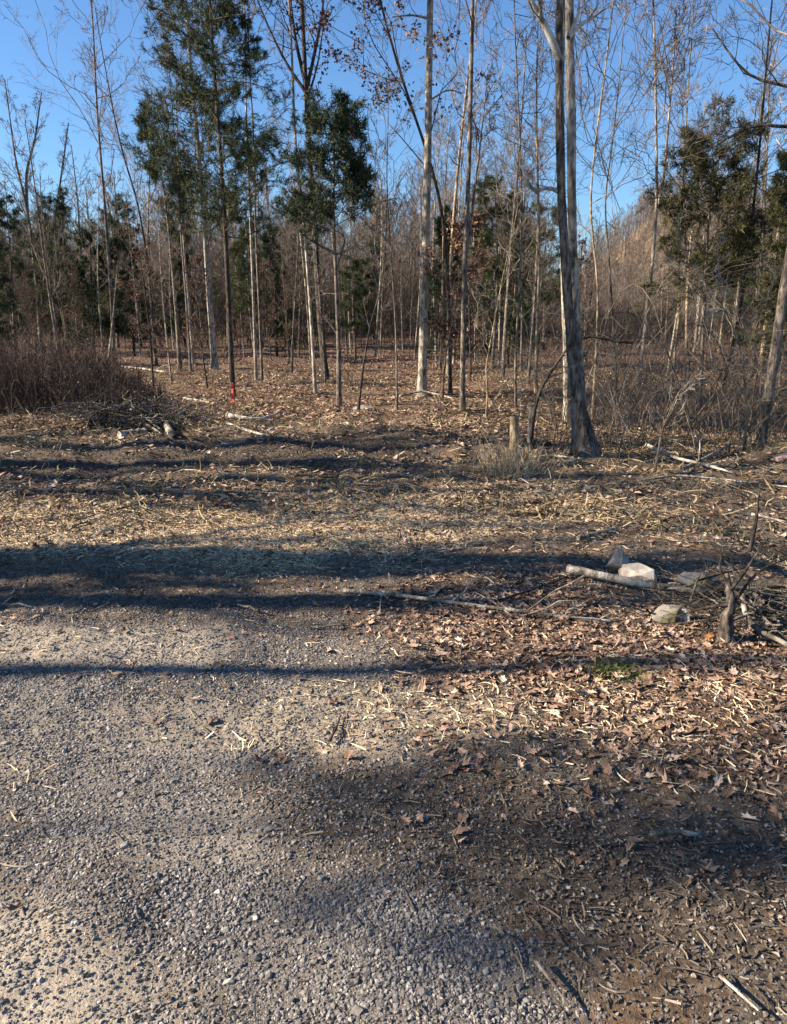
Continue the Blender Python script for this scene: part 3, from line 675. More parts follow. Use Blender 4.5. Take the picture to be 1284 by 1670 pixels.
# --- the far wood, one mass beyond the countable trees
def far_wood():
    g = rs(8)
    for nm, mat, count, ymin, ymax, lab in (('far_woods', TWIG_MAUVE, 1900, 52, 130, 'far grey-brown mass of bare woodland behind the trees'),):
        a = Acc(); tv = []
        for j in range(4):
            K = 6; s = np.linspace(0, 1, K); H = 10
            P = np.stack([.3 * np.sin(s * 3 + j), .3 * np.cos(s * 2 + j) - .3, s * H], 1); Rr = .12 * (1 - .75 * s)
            ca = Acc(); V, Fq = tubes(P[None], Rr[None], 4); ca.add(V, Fq)
            grow(g, ca, P, Rr, H, [dict(n=16, t0=.03, t1=.98, ang=.75, len=.26, up=.3, K=4, rf=.4, s=3, rmin=.022), dict(n=8, t0=.15, ang=.7, len=.5, up=.15, K=3, rf=.6, s=3, rmin=.014), dict(n=6, t0=.15, ang=.7, len=.5, up=.15, K=2, rf=.6, s=3, rmin=.009)], None)
            tv.append((np.concatenate(ca.V), np.concatenate(ca.F[4])))
        for n in range(count):
            y = ymin + (ymax - ymin) * g.rand(); x = (g.rand() * 2 - 1) * .66 * y
            if n > count * .5:                          # the hill at right
                y = 120 + 70 * g.rand(); x = .18 * y + g.rand() * .5 * y
            pxx = W0 / 2 + F * x / y; s = .65 + .45 * g.rand()
            if 860 < pxx < 1230 and n <= count * .5: s = min(s, (1.6 + y * .05 * (.6 + .5 * g.rand()) - float(h0(x, y))) / 10)
            if s < .15: continue
            V, Fq = tv[g.randint(4)]; r = g.rand() * 6.28; c, si = math.cos(r), math.sin(r)
            if n > count * .5: s *= .75
            V2 = np.stack([V[:, 0] * c - V[:, 1] * si, V[:, 0] * si + V[:, 1] * c, V[:, 2]], 1) * s + np.array((x, y, float(h0(x, y))))
            a.add(V2, Fq)
        tag(a.build(nm, mat, None, True), lab, 'woods', None, 'stuff')
far_wood()

# ------------------------------------------------------------------ stuff on the ground
def wedge(g, n, r0, r1, p=1.0, ang=37):
    u = g.rand(n); r = (r0 ** (p + 1) + u * (r1 ** (p + 1) - r0 ** (p + 1))) ** (1 / (p + 1)); th = np.radians((g.rand(n) * 2 - 1) * ang)
    return r * np.sin(th), r * np.cos(th)
PHI = (1 + 5 ** .5) / 2
ICO = unit(np.array([(-1, PHI, 0), (1, PHI, 0), (-1, -PHI, 0), (1, -PHI, 0), (0, -1, PHI), (0, 1, PHI), (0, -1, -PHI), (0, 1, -PHI), (PHI, 0, -1), (PHI, 0, 1), (-PHI, 0, -1), (-PHI, 0, 1)], float))
ICOF = np.array([(0, 11, 5), (0, 5, 1), (0, 1, 7), (0, 7, 10), (0, 10, 11), (1, 5, 9), (5, 11, 4), (11, 10, 2), (10, 7, 6), (7, 1, 8), (3, 9, 4), (3, 4, 2), (3, 2, 6), (3, 6, 8), (3, 8, 9), (4, 9, 5), (2, 4, 11), (6, 2, 10), (8, 6, 7), (9, 8, 1)])
def stones(name, label, n, r0, r1, smin, smax, dens, seed, p=1.0, spow=2.5, mat=None, bright=0.0):
    g = rs(seed); x, y = wedge(g, n, r0, r1, p); z = zones(x, y); k = g.rand(n) < dens(x, y, z); x, y = x[k], y[k]; n = len(x)
    s = smin + (smax - smin) * g.rand(n) ** spow
    T = ICO[None] * (1 + (g.rand(n, 12, 1) - .5) * .9)
    sc3 = np.stack([s * (.75 + .5 * g.rand(n)), s * (.75 + .5 * g.rand(n)), s * (.45 + .4 * g.rand(n))], 1) * .5
    pos = np.stack([x, y, hh(x, y) + sc3[:, 2] * .2], 1)
    V, Fq = inst(T, ICOF, pos, rotm(g.rand(n) * 6.28, g.normal(size=n) * .35, g.rand(n) * 6.28), sc3)
    ti = np.clip(g.normal(size=n) * .22 + .48 + bright, 0, 1)
    a = Acc(); a.add(V, Fq, np.repeat(ti, 12)); tag(a.build(name, mat or GRAV), label, 'gravel', None, 'stuff')
stones('gravel', 'grey crushed gravel spread over the near track', 520000, 1.15, 5.2, .0035, .015,
       lambda x, y, z: np.clip(.04 + .55 * z[0] * (.25 + 1.15 * (fbm(x / .25, y / .25, 88, 2) > -.1)) + .17 * (x < .15) * (y < 4), 0, 1) * (1 - .8 * np.maximum(z[1], z[2])) * (1 - .75 * z[3]) * (1 - .6 * z[4]), 61, 0.6, 2.6)
stones('grit', 'fine grit and small stones scattered over the dirt', 210000, 1.15, 7.5, .003, .010,
       lambda x, y, z: .45 + .4 * z[0] - .2 * z[3] - .25 * (x > .3), 62, 0.3, 1.6)
stones('loose_stones', 'larger loose stones lying on the gravel', 9000, 1.2, 5.5, .011, .028,
       lambda x, y, z: np.clip(.03 + .9 * z[0] ** 2, 0, 1) * (1 - .7 * z[3]), 63, 1.0, 3.5, bright=.04)

# leaves
def lobed(nl=14):
    a = np.arange(nl) * 2 * np.pi / nl; rad = np.where(np.arange(nl) % 2 == 0, 1.0, .62)
    x = .42 * rad * np.sin(a); y = .9 * rad * np.cos(a); V = np.stack([x, y, 0 * x], 1)
    V = np.vstack([V, [(0, .0, 0)]]); Fq = np.array([(i, (i + 1) % nl, nl) for i in range(nl)]); return V, Fq
def leaves(name, label, n, r0, r1, smin, smax, dens, seed, p=1.0, detail=True, lift=.006, mat=None, cat='leaf litter', tb=0., tiltn=.35):
    g = rs(seed); x, y = wedge(g, n, r0, r1, p); z = zones(x, y); k = g.rand(n) < dens(x, y, z); x, y = x[k], y[k]; n = len(x)
    s = smin + (smax - smin) * g.rand(n) ** 1.5
    if detail: V0, F0 = lobed(14)
    else: V0 = np.array([(0, -.9, 0), (.4, -.3, 0), (.35, .4, 0), (0, .9, 0), (-.38, .35, 0), (-.4, -.3, 0), (0, 0, 0)], float); F0 = np.array([(i, (i + 1) % 6, 6) for i in range(6)])
    cx = (g.rand(n) * 2.4 - .7)[:, None]; cy = (g.rand(n) * .9 - .3)[:, None]; tw = g.normal(size=n)[:, None] * .5
    T = np.repeat(V0[None], n, 0); T[:, :, :2] *= 1 + .25 * (g.rand(n, len(V0), 1) - .5)
    T[:, :, 2] = cx * T[:, :, 0] ** 2 * 1.3 + cy * T[:, :, 1] ** 2 + tw * T[:, :, 0] * T[:, :, 1]
    pos = np.stack([x, y, hh(x, y) + lift + g.rand(n) * lift * 1.5], 1)
    V, Fq = inst(T, F0, pos, rotm(g.rand(n) * 6.28, g.normal(size=n) * tiltn, g.rand(n) * 6.28), s * .5)
    ti = np.clip(g.normal(size=n) * .22 + .45 + tb, 0, 1); a = Acc(); a.add(V, Fq, np.repeat(ti, len(V0))); tag(a.build(name, mat or LEAF, None, False), label, cat, None, 'stuff')
leaves('leaf_litter', 'curled brown dead leaves thick on the ground at right', 42000, 2.0, 7.5, .03, .095,
       lambda x, y, z: np.clip(.05 + .95 * z[2] + .2 * z[1] + .12 * (x > 0), 0, 1) * (1 - z[0]) * (1 - .8 * z[3]) * (1 - .6 * z[4]), 71, .8)
leaves('woodland_litter', 'brown leaf carpet over the clearing and wood floor', 130000, 6.5, 34, .05, .14,
       lambda x, y, z: (.12 + .6 * (fbm(x / 1.5, y / .9, 5, 3) > 0)) * (.3 + .7 * sstep(9, 13, y)) * (1 - .3 * z[4]), 72, -.2, False, .012, tb=.08)
leaves('leaf_crumbs', 'broken leaf crumbs and bark flakes over the near dirt', 90000, 1.2, 7.5, .008, .026,
       lambda x, y, z: np.clip(.12 + .5 * z[4] + .8 * z[2] + .6 * z[1] + .35 * (x > .1), 0, 1) * (1 - .85 * z[0]), 73, .3, False, .002, CHIP, tiltn=.6)

# straw, twigs, wood fibre: bent thin blades lying on the ground
def blades(name, label, n, r0, r1, lmin, lmax, wd, dens, seed, p=1.0, tilt=.22, mat=None, tb=0., cat='straw', lift=.004, bend=.25, up=0.0):
    g = rs(seed); x, y = wedge(g, n, r0, r1, p); z = zones(x, y); k = g.rand(n) < dens(x, y, z); x, y = x[k], y[k]; n = len(x)
    L = lmin + (lmax - lmin) * g.rand(n) ** 2; wv = wd * (.5 + g.rand(n))
    V0 = np.array([(-.5, -.5, 0), (.5, -.5, 0), (-.5, -.15, .0), (.5, -.15, 0), (-.4, .2, 0), (.4, .2, 0), (-.2, .5, 0), (.2, .5, 0)], float); F0 = np.array([(0, 1, 3, 2), (2, 3, 5, 4), (4, 5, 7, 6)])
    T = np.repeat(V0[None], n, 0); T[:, :, 0] *= wv[:, None]; T[:, :, 1] *= L[:, None]
    b = g.normal(size=(n, 1)) * bend; c = (g.rand(n, 1) - .2) * .35
    T[:, :, 0] += b * T[:, :, 1] ** 2 / L[:, None] * 2; T[:, :, 2] += c * (.25 * L[:, None] - T[:, :, 1] ** 2 / L[:, None])
    T[:, :, 2] += (T[:, :, 0] - b * T[:, :, 1] ** 2 / L[:, None] * 2) * .7
    pos = np.stack([x, y, hh(x, y) + lift + g.rand(n) * lift], 1)
    V, Fq = inst(T, F0, pos, rotm(g.rand(n) * 6.28, g.normal(size=n) * tilt, g.rand(n) * 6.28), np.ones(n))
    ti = np.clip(g.normal(size=n) * .24 + .5 + tb, 0, 1); a = Acc(); a.add(V, Fq, np.repeat(ti, 8)); tag(a.build(name, mat or STRAW), label, cat, None, 'stuff')
blades('straw', 'pale yellow straw and wood shreds strewn over the middle ground', 420000, 2.3, 12, .015, .085, .0034,
       lambda x, y, z: np.clip(.06 + .9 * z[1] * np.where(y < 4, .55, 1) + .15 * z[2] - .3 * z[4], 0, 1) * (1 - z[0]), 81, .5, .38, bend=.16, tb=.18)
blades('twig_litter', 'fine dark twigs and bark shreds on the dirt', 45000, 1.3, 9, .012, .10, .0032,
       lambda x, y, z: np.clip(.2 + .12 * z[4] + .4 * z[2] + .2 * (x > .1) + .2 * z[1], 0, 1) * (1 - .9 * z[0]), 82, .4, .25, CHIP, -.05, 'twigs')
leaves('bark_scraps', 'dark broken leaves and bark scraps on the churned soil', 70000, 5.8, 12.5, .015, .05,
       lambda x, y, z: np.clip(.25 + .7 * z[4], 0, 1), 75, 0, False, .006, CHIP, tiltn=.5)
blades('dry_grass', 'short dry grass stubble across the clearing', 90000, 6, 28, .06, .30, .008,
       lambda x, y, z: (.3 + .5 * (fbm(x / 1.2, y / 1.2, 15, 3) > 0)) * (1 - .85 * z[4]), 83, 0, .9, DRYG, -.05, 'grass', .02)

# standing thin stems: weeds and undergrowth
def stems(name, label, xy, hmin, hmax, r, seed, mat, lean=.12, side=4, cat='weeds', hts=None, K=4):
    g = rs(seed); n = len(xy); s = np.linspace(0, 1, K)
    H = hmin + (hmax - hmin) * g.rand(n) if hts is None else hts
    d = g.normal(size=(n, 2)) * lean; P = np.zeros((n, K, 3)); z0 = hh(xy[:, 0], xy[:, 1]) - .02
    P[..., 0] = xy[:, :1] + d[:, :1] * H[:, None] * s ** 1.5; P[..., 1] = xy[:, 1:] + d[:, 1:] * H[:, None] * s ** 1.5; P[..., 2] = z0[:, None] + H[:, None] * s
    P += np.cumsum(g.normal(size=P.shape) * .02, 1) * H[:, None, None]
    Rr = r * (.6 + .8 * g.rand(n, 1)) * (1 - .6 * s)
    a = Acc(); V, Fq = tubes(P, Rr, 3); a.add(V, Fq, np.repeat(g.rand(n), K * 3))
    B, Br, Ln = spawn(g, P, Rr, side, .35, 1, .55, H, .4, .1, 3, .6, .3)
    B = P[:0] if False else B; Ls = .28
    B = B[:, :1] + (B - B[:, :1]) * (Ls if cat != 'thicket' else .45)
    V, Fq = tubes(B, np.maximum(Br, r * .3), 3); a.add(V, Fq, np.repeat(g.rand(len(B)), 9))
    return tag(a.build(name, mat), label, cat, None, 'stuff')
g = rs(90)
n = 3800; yy = 11.2 + g.rand(n) * 5.5; xx = -.56 * yy - 1.2 + g.rand(n) * (.33 * yy + 1.0); 
edge = -.335 * yy + .5 * fbm(yy, xx, 4, 2); ht = (.35 + .8 * g.rand(n)) * (1 + .5 * fbm(xx / .5, yy / .5, 6, 2)) * (1 - .55 * sstep(-1.2, .1, xx - edge)); kk = xx < edge + .2
def seed_heads(o_xy, o_h, seed):
    g = rs(seed); k = g.randint(0, len(o_xy), 15000); xy = o_xy[k] + g.normal(size=(15000, 2)) * .09; z = hh(xy[:, 0], xy[:, 1]) + o_h[k] * (.3 + .75 * g.rand(15000))
    V, Fq, ti = leaf_quads(g, np.stack([xy[:, 0], xy[:, 1], z], 1), .035); a = Acc(); a.add(V, Fq, ti); return tag(a.build('weed_leaves', WEED), 'shrivelled leaves and seed heads on the dry weeds', 'weeds', None, 'stuff')
seed_heads(np.stack([xx, yy], 1)[kk], ht[kk], 141)
stems('dry_weeds', 'tall dense brown dry weeds at the left edge of the clearing', np.stack([xx, yy], 1)[kk], 0, 0, .006, 91, WEED, .2, 8, hts=ht[kk], K=4)
n = 1900; yy = 9.3 + g.rand(n) ** 1.3 * 20; xx = (g.rand(n) * 2 - 1) * .6 * yy; f = fbm(xx / 1.3, yy / 1.3, 19, 3); right = xx > .13 * yy
kk = (f > .02) & (right | (g.rand(n) < .45)); xy = np.stack([xx, yy], 1)[kk]
stems('undergrowth', 'thin brown brush and seedlings under the trees', xy, .15, 1.0, .004, 92, BRUSH, .2, 6, 'undergrowth', hts=.15 + (.9 * g.rand(len(xy)) ** 2) * np.where(xy[:, 0] > .13 * xy[:, 1], 1, .55))
n = 4600; yy = 30 + 35 * g.rand(n) ** .6; xx = (g.rand(n) * 2 - 1) * .6 * yy; kk = (yy > 40) | (xx > -.02 * yy) | (g.rand(n) < .25); xx = xx[kk]; yy = yy[kk]; n = len(xx); hz = .8 + 3.4 * g.rand(n); hz[(xx > .18 * yy) & (xx < .42 * yy)] *= .5
stems('thicket', 'dense thin brown thicket of poles filling the back of the wood', np.stack([xx, yy], 1), .8, 4.2, .011, 96, BK_DARK, .22, 12, 'thicket', K=5, hts=hz)
n = 900; yy = 8.6 + g.rand(n) * 10; xx = (.22 + .42 * g.rand(n)) * yy; 
stems('bramble', 'pale tangled bramble stems around the right-hand trees', np.stack([xx, yy], 1), .3, 1.5, .004, 93, TWIG, .5, 8, 'bramble')
n = 260; c = ground(832, 765); xx = c[0] + g.normal(size=n) * .22; yy = c[1] + g.normal(size=n) * .3
stems('grass_tuft', 'dry grass tuft growing around the foot of the short post', np.stack([xx, yy], 1), .1, .4, .003, 94, STRAW, .3, 3, 'grass')
c = ground(1000, 1098); n = 420; xx = c[0] + g.normal(size=n) * .07; yy = c[1] + g.normal(size=n) * .06
stems('grass_tuft', 'small bright green grass tuft among the brown leaves', np.stack([xx, yy], 1), .02, .07, .0016, 95, GRASS, .6, 2, 'grass')

# long arching vines and whips around the right-hand trees
g = rs(120); n = 230; yy = 9 + g.rand(n) * 11; xx = (.12 + .5 * g.rand(n)) * yy; K = 9; s = np.linspace(0, 1, K)
az = g.rand(n) * 6.28; L = .8 + 2.6 * g.rand(n) ** 1.5; hgt = L * (.25 + .6 * g.rand(n)); P = np.zeros((n, K, 3))
P[..., 0] = xx[:, None] + np.cos(az)[:, None] * L[:, None] * s * .8; P[..., 1] = yy[:, None] + np.sin(az)[:, None] * L[:, None] * s * .5
P[..., 2] = hh(xx, yy)[:, None] + hgt[:, None] * np.sin(s * (1.7 + g.rand(n)[:, None] * 1.2)) ** .9; P += np.cumsum(g.normal(size=P.shape) * .03, 1); P[:, 0, 2] = hh(P[:, 0, 0], P[:, 0, 1]) - .03
Rr = (.004 + .009 * g.rand(n, 1) ** 3) * (1 - .6 * s); a = Acc(); V, Fq = tubes(P, Rr, 4); a.add(V, Fq)
B, Br, Ln = spawn(g, P, Rr, 7, .25, 1, .8, L * .35, .5, .05, 4, .6, .4); V, Fq = tubes(B, np.maximum(Br, .0015), 3); a.add(V, Fq)
tag(a.build('vine_tangle', TWIG, None, True), 'tangle of arching pale whips and vines behind the fallen sticks', 'vines', None, 'stuff')
# rusty low shrub foliage in the wood
g = rs(97); n = 30000; yy = 20 + g.rand(n) * 22; xx = (g.rand(n) * 2 - 1) * .6 * yy; f = fbm(xx / 1.6, yy / 1.6, 23, 3); k = f > .22
xx, yy = xx[k], yy[k]; zz = h0(xx, yy) + g.rand(len(xx)) ** 1.6 * 1.3 * np.clip(f[k] * 2.2, 0, 1)
V, Fq, ti = leaf_quads(g, np.stack([xx, yy, zz], 1), .075); a = Acc(); a.add(V, Fq, ti)
tag(a.build('shrub_leaves', RUST), 'low rusty leaved shrubs scattered through the wood floor', 'shrubs', None, 'stuff')

# ------------------------------------------------------------------ rocks
def rock(name, label, px, py, size, seed, mat, rz=0, sink=.3, Y=None):
    g = rs(seed); c = ground(px, py)
    import bmesh
    bm = bmesh.new()
    for p in unit(g.normal(size=(15, 3))) * (.85 + .3 * g.rand(15, 1)): bm.verts.new(p)
    r_ = bmesh.ops.convex_hull(bm, input=bm.verts[:]); bmesh.ops.delete(bm, geom=[v for v in bm.verts if not v.link_faces], context='VERTS')
    bmesh.ops.dissolve_limit(bm, angle_limit=.25, verts=bm.verts[:], edges=bm.edges[:])
    bmesh.ops.bevel(bm, geom=bm.edges[:], offset=.05, segments=2, affect='EDGES', profile=.6)
    bmesh.ops.triangulate(bm, faces=bm.faces[:])
    for _ in range(3): bmesh.ops.subdivide_edges(bm, edges=[e for e in bm.edges if e.calc_length() > .12], cuts=1, use_grid_fill=True); bmesh.ops.triangulate(bm, faces=bm.faces[:])
    bm.verts.index_update()
    P = np.array([v.co[:] for v in bm.verts])
    P = P + .035 * np.stack([fbm(P[:, 0] * 3 + P[:, 2] * 2, P[:, 1] * 3 + P[:, 2] * 3, 60 + i, 4) for i in range(3)], 1)
    P = P * np.array(size) * np.array((.95, .95, .8)) * .5
    Fq = np.array([[v.index for v in f.verts] for f in bm.faces]); bm.free()
    cr, sr = math.cos(rz), math.sin(rz); P = np.stack([P[:, 0] * cr - P[:, 1] * sr, P[:, 0] * sr + P[:, 1] * cr, P[:, 2]], 1)
    o = build(name, P, Fq, mat, None, False); o.location = (c[0], c[1], c[2] + size[2] * (.5 - sink)); tag(o, label, 'rock')
    return o
def rockmat(name, a, b_, c_, moss=None):
    m, t, b = M_(name); tc = N(t, 'ShaderNodeTexCoord'); n1 = noise(t, tc.outputs['Object'], 14, 8, .7); n2 = noise(t, tc.outputs['Object'], 5, 3, .5)
    c = ramp(t, n1, [(.3, a), (.5, b_), (.7, c_)])
    if moss: c = mixc(t, ramp(t, n2, [(.45, (0, 0, 0)), (.58, (1, 1, 1))]), c, moss)
    t.links.new(c, b.inputs['Base Color']); bump(t, b, n1, .6, .01); return m
RK_W = rockmat('rock_white', (.17, .135, .105), (.40, .345, .285), (.56, .50, .43))
RK_G = rockmat('rock_grey', (.12, .105, .09), (.25, .22, .19), (.36, .32, .28))
RK_M = rockmat('rock_mossy', (.22, .19, .15), (.30, .26, .21), (.46, .42, .35), (.15, .13, .07))
RK_R = rockmat('rock_rusty', (.12, .05, .02), (.30, .13, .05), (.42, .22, .10))
rock('rock', 'long pale cream rock lying above the fallen limb', 1038, 946, (.36, .22, .17), 2, RK_W, -.15, .2)
rock('rock', 'grey rock standing just behind the pale cream rock', 1008, 936, (.20, .15, .19), 5, RK_G, .3, .0)
rock('rock', 'mossy tan rock beside the fallen limb near the post stump', 1136, 966, (.30, .22, .16), 7, RK_M, .1, .08)
rock('rock', 'split grey and white rock on the near side of the limb', 1094, 1012, (.25, .18, .13), 11, RK_M, .4, .2)
rock('rock', 'bright white broken stone facing left beside the split rock', 1112, 1012, (.12, .12, .10), 13, RK_W, .2, .1)
rock('rock', 'small rusty orange stone at the foot of the broken stump', 1160, 1038, (.07, .06, .06), 17, RK_R, 0, .35)
rock('rock', 'pinkish stone on the bank at the far right edge', 1275, 755, (.34, .25, .26), 19, rockmat('rock_pink', (.2, .12, .09), (.38, .25, .2), (.5, .36, .3)), 0, .3)
rock('rock', 'flat grey stone at the foot of the cedar', 595, 668, (.42, .3, .2), 23, RK_G, 0, .3)
rock('rock', 'pale stone by the base of the tallest centre trunk', 700, 645, (.5, .35, .22), 29, RK_G, 0, .4)

# ------------------------------------------------------------------ fallen wood
def stick(name, label, pts, w, mat, seed, cat='branch', tw=0, lifts=None, tip=.5, K=16, sides=8, rough=.18, group=None, cap=True):
    """pixel points on the ground, optional lift above it"""
    g = rs(seed); P = np.array([ground(*p) for p in pts]); L = np.linalg.norm(P[-1] - P[0]); Ym = P[:, 1].mean()
    r0 = w / 2 * P[0, 1] / F; r1 = r0 * tip
    if lifts is None: lifts = [0] * len(pts)
    P[:, 2] = h0(P[:, 0], P[:, 1]) + .015 + r0 * .7 + np.array(lifts)
    Q, r = resample(P, np.linspace(r0, r1, len(P)), K)
    Q[1:-1] += np.cumsum(g.normal(size=(K - 2, 3)), 0) * .0025 * L * .3
    a = Acc(); V, Fq, cp = tubes(Q[None], r[None], sides, rough, seed, True); a.add(V, [Fq] + cp)
    if tw:
        B, Br, Ln = spawn(g, Q[None], r[None], tw, .3, 1, .6, L * .3, .5, 0.0, 5, .5, .4, .3)
        B[..., 2] = np.maximum(B[..., 2], hh(B[..., 0], B[..., 1]) + .005); V, Fq = tubes(B, Br, 4); a.add(V, Fq)
        B, Br, Ln = spawn(g, B, Br, 3, .3, 1, .6, Ln * .4, .5, 0.0, 4, .6, .4, .3); B[..., 2] = np.maximum(B[..., 2], hh(B[..., 0], B[..., 1]) + .004); V, Fq = tubes(B, Br, 3); a.add(V, Fq)
    o = a.build(name, mat, None, sides > 5, P[0]); o.location = P[0]; return tag(o, label, cat, group)
stick('fallen_limb', 'thick pale fallen limb lying across in front of the cream rock', [(924, 942), (985, 955), (1050, 966), (1110, 975), (1160, 985)], 15, WOOD_DEAD, 1, 'fallen limb', 3, [.03, .03, .02, .02, .03], .8, 22, 10)
stick('fallen_branch', 'long thin grey branch running left to right through the middle', [(560, 968), (660, 978), (760, 990), (850, 1003), (930, 1013), (1010, 1020)], 8, WOOD_DEAD, 2, 'branch', 6, None, .7, 26)
stick('fallen_branch', 'thin dark twig rising left toward the thick pale limb', [(800, 990), (850, 972), (900, 955), (925, 945)], 5, BK_DARK, 3, 'branch', 4)
stick('fallen_branch', 'dark limb running from the stump out of the right edge', [(1160, 985), (1215, 990), (1260, 1003), (1330, 1020)], 16, BK_DARK, 4, 'branch', 3, [.06, .10, .16, .22], .9)
stick('fallen_branch', 'crooked pale root curving right below the dark limb', [(1205, 1000), (1215, 1030), (1240, 1048), (1275, 1058), (1310, 1085)], 10, WOOD_DEAD, 5, 'branch', 2, [.10, .05, .02, .02, 0], .7)
stick('fallen_branch', 'straight bleached stick pointing right on the bank at upper right', [(1052, 744), (1100, 757), (1150, 768), (1200, 778)], 6, WOOD_PALE, 6, 'branch', 3, [.12, .05, .03, 0])
stick('fallen_branch', 'pale stick slanting up to the right beside the straight bleached one', [(1112, 770), (1150, 756), (1192, 741)], 7, WOOD_PALE, 7, 'branch', 2, [0, .04, .1])
stick('fallen_branch', 'long pale twig lying below the bleached stick at right', [(1040, 788), (1100, 778), (1180, 786), (1300, 800)], 4, WOOD_PALE, 8, 'branch', 5)
stick('fallen_branch', 'short pale broken branch in the middle shadow at right', [(942, 884), (972, 876), (1006, 866)], 8, WOOD_DEAD, 9, 'branch', 1)
stick('fallen_branch', 'light twig rising beside the ditch at the right edge', [(1222, 868), (1255, 876), (1300, 886)], 5, WOOD_PALE, 10, 'branch', 1, [.14, .14, .14])
stick('fallen_branch', 'short dead stick at the far right below the light twig', [(1226, 915), (1250, 925), (1275, 930)], 7, WOOD_DEAD, 11, 'branch', 1)
stick('fallen_branch', 'pale stick lying at the foot of the twin-stemmed tree', [(872, 748), (905, 746), (935, 750)], 4, WOOD_PALE, 12, 'branch', 2)
stick('fallen_branch', 'stout pale stick angled toward the twin-stemmed tree base', [(910, 764), (930, 758), (950, 752)], 7, WOOD_PALE, 13, 'branch', 0)
stick('fallen_branch', 'thick white barkless branch lying right of the orange stake', [(374, 687), (400, 689), (425, 690), (450, 686)], 8, WOOD_PALE, 14, 'branch', 0, [.05, .02, .02, .05])
stick('fallen_branch', 'forked pale branch below the white barkless branch', [(370, 694), (395, 703), (425, 712), (470, 718)], 6, WOOD_PALE, 15, 'branch', 5)
stick('fallen_branch', 'dark stick slanting down left in front of the brush pile', [(232, 735), (250, 727), (272, 718)], 6, BK_GREY, 16, 'branch', 1)
stick('fallen_branch', 'pale stick crossing the brush pile above the cut log', [(215, 684), (235, 693), (262, 708)], 5, WOOD_PALE, 17, 'branch', 1, [.12, .1, .04])
stick('fallen_branch', 'brown branch rising left out of the brush pile', [(265, 712), (240, 700), (200, 685), (160, 675)], 4, WOOD_DEAD, 18, 'branch', 6, [0, .05, .1, .15])
stick('fallen_branch', 'dark log lying on the glade floor behind the two thin trunks', [(432, 572), (450, 573), (472, 575)], 7, BK_DARK, 19, 'log', 1)
stick('fallen_branch', 'pale fallen pole on the glade floor left of the tufted pine', [(198, 600), (235, 604), (272, 609)], 4, WOOD_PALE, 20, 'branch', 1)
stick('fallen_branch', 'thin light branch lying on the glade left of the stake', [(300, 652), (325, 656), (352, 661)], 4, WOOD_PALE, 21, 'branch', 2)
stick('fallen_branch', 'grey fallen sticks at the foot of the tallest centre trunk', [(652, 650), (690, 648), (740, 655)], 4, WOOD_PALE, 22, 'branch', 4, [.02, .1, .03])
stick('fallen_branch', 'short brown stick on the dirt at lower right', [(1060, 1368), (1110, 1364), (1140, 1370)], 10, WOOD_DEAD, 23, 'branch', 1)
stick('fallen_branch', 'thin branch lying left of the short brown stick', [(960, 1374), (1010, 1372), (1060, 1366)], 6, BK_GREY, 24, 'branch', 3)
stick('twig', 'small dark forked twig on the tan dirt near the middle', [(538, 1215), (550, 1192), (556, 1172)], 5, BK_DARK, 25, 'twig', 2)
stick('wood_sliver', 'long dark wood sliver near the bottom right of centre', [(872, 1575), (900, 1612), (926, 1650)], 9, BK_GREY, 26, 'wood sliver', 0, None, .5)
stick('wood_sliver', 'pale wood sliver in the bottom right corner', [(1172, 1600), (1205, 1630), (1238, 1660)], 7, WOOD_DEAD, 27, 'wood sliver', 0, None, .6)
stick('fallen_branch', 'dark twig lying on the straw left of centre', [(190, 835), (240, 822), (290, 812)], 4, BK_GREY, 28, 'branch', 5)
stick('fallen_branch', 'low twiggy branch at right edge crossing the ditch', [(1130, 985), (1200, 965), (1300, 930)], 4, BK_DARK, 29, 'branch', 6, [.12, .12, .14])

# the cut log and stump pieces of the brush pile
def cut_log(name, label, p0, p1, w, mat, seed, lift=0, cat='log'):
    g = rs(seed); A = ground(*p0); B = ground(*p1); r = w / 2 * A[1] / F; A[2] += r * .8 + lift; B[2] += r * .8 + lift
    Q = np.linspace(A, B, 9); rr = r * (1 + .08 * g.normal(size=9))
    V, Fq, cp = tubes(Q[None], rr[None], 16, .1, seed, True)
    root = empty(name, A, label, cat); a = Acc(); a.add(V, Fq); a.build('bark', mat, root, True, A)
    d = unit(B - A); e = Acc()
    for c_, s_ in ((A, -1), (B, 1)):
        V, Fq, cp = tubes(np.stack([c_ + d * s_ * .002, c_ + d * s_ * .008])[None], np.array([[r * .93, r * .9]]), 16, .05, seed, True); e.add(V, [Fq] + cp)
    e.build('cut_face', WOOD_PALE, root, False, A); return root
cut_log('log', 'short thick cut log lying in front of the brush pile', (196, 712), (238, 712), 17, BK_PALE, 1)
cut_log('log', 'upright pale broken chunk of wood at the end of the brush pile', (280, 716), (272, 700), 12, WOOD_DEAD, 2, .03)
# brush pile twigs: a heap nobody could count
g = rs(99); n = 600; c0 = ground(120, 700); c1 = ground(285, 702)
t_ = g.rand(n); c = c0 * (1 - t_[:, None]) + c1 * t_[:, None]; c[:, 0] += g.normal(size=n) * .25; c[:, 1] += g.rand(n) * .9
ht = g.rand(n) * .30 * (.5 + .5 * np.sin(t_ * 9) ** 2) * np.clip(1.2 - t_, .35, 1); c[:, 2] = hh(c[:, 0], c[:, 1]) + ht + .03
dz = g.rand(n) * 6.28; el = g.normal(size=n) * .35; L = .25 + .9 * g.rand(n) ** 2; d = np.stack([np.cos(dz) * np.cos(el), np.sin(dz) * np.cos(el), np.sin(el)], 1)
s = np.linspace(-.5, .5, 5); P = c[:, None] + d[:, None] * (L[:, None] * s)[..., None] + g.normal(size=(n, 5, 3)) * .015; P[..., 2] = np.maximum(P[..., 2], h0(P[..., 0], P[..., 1]))
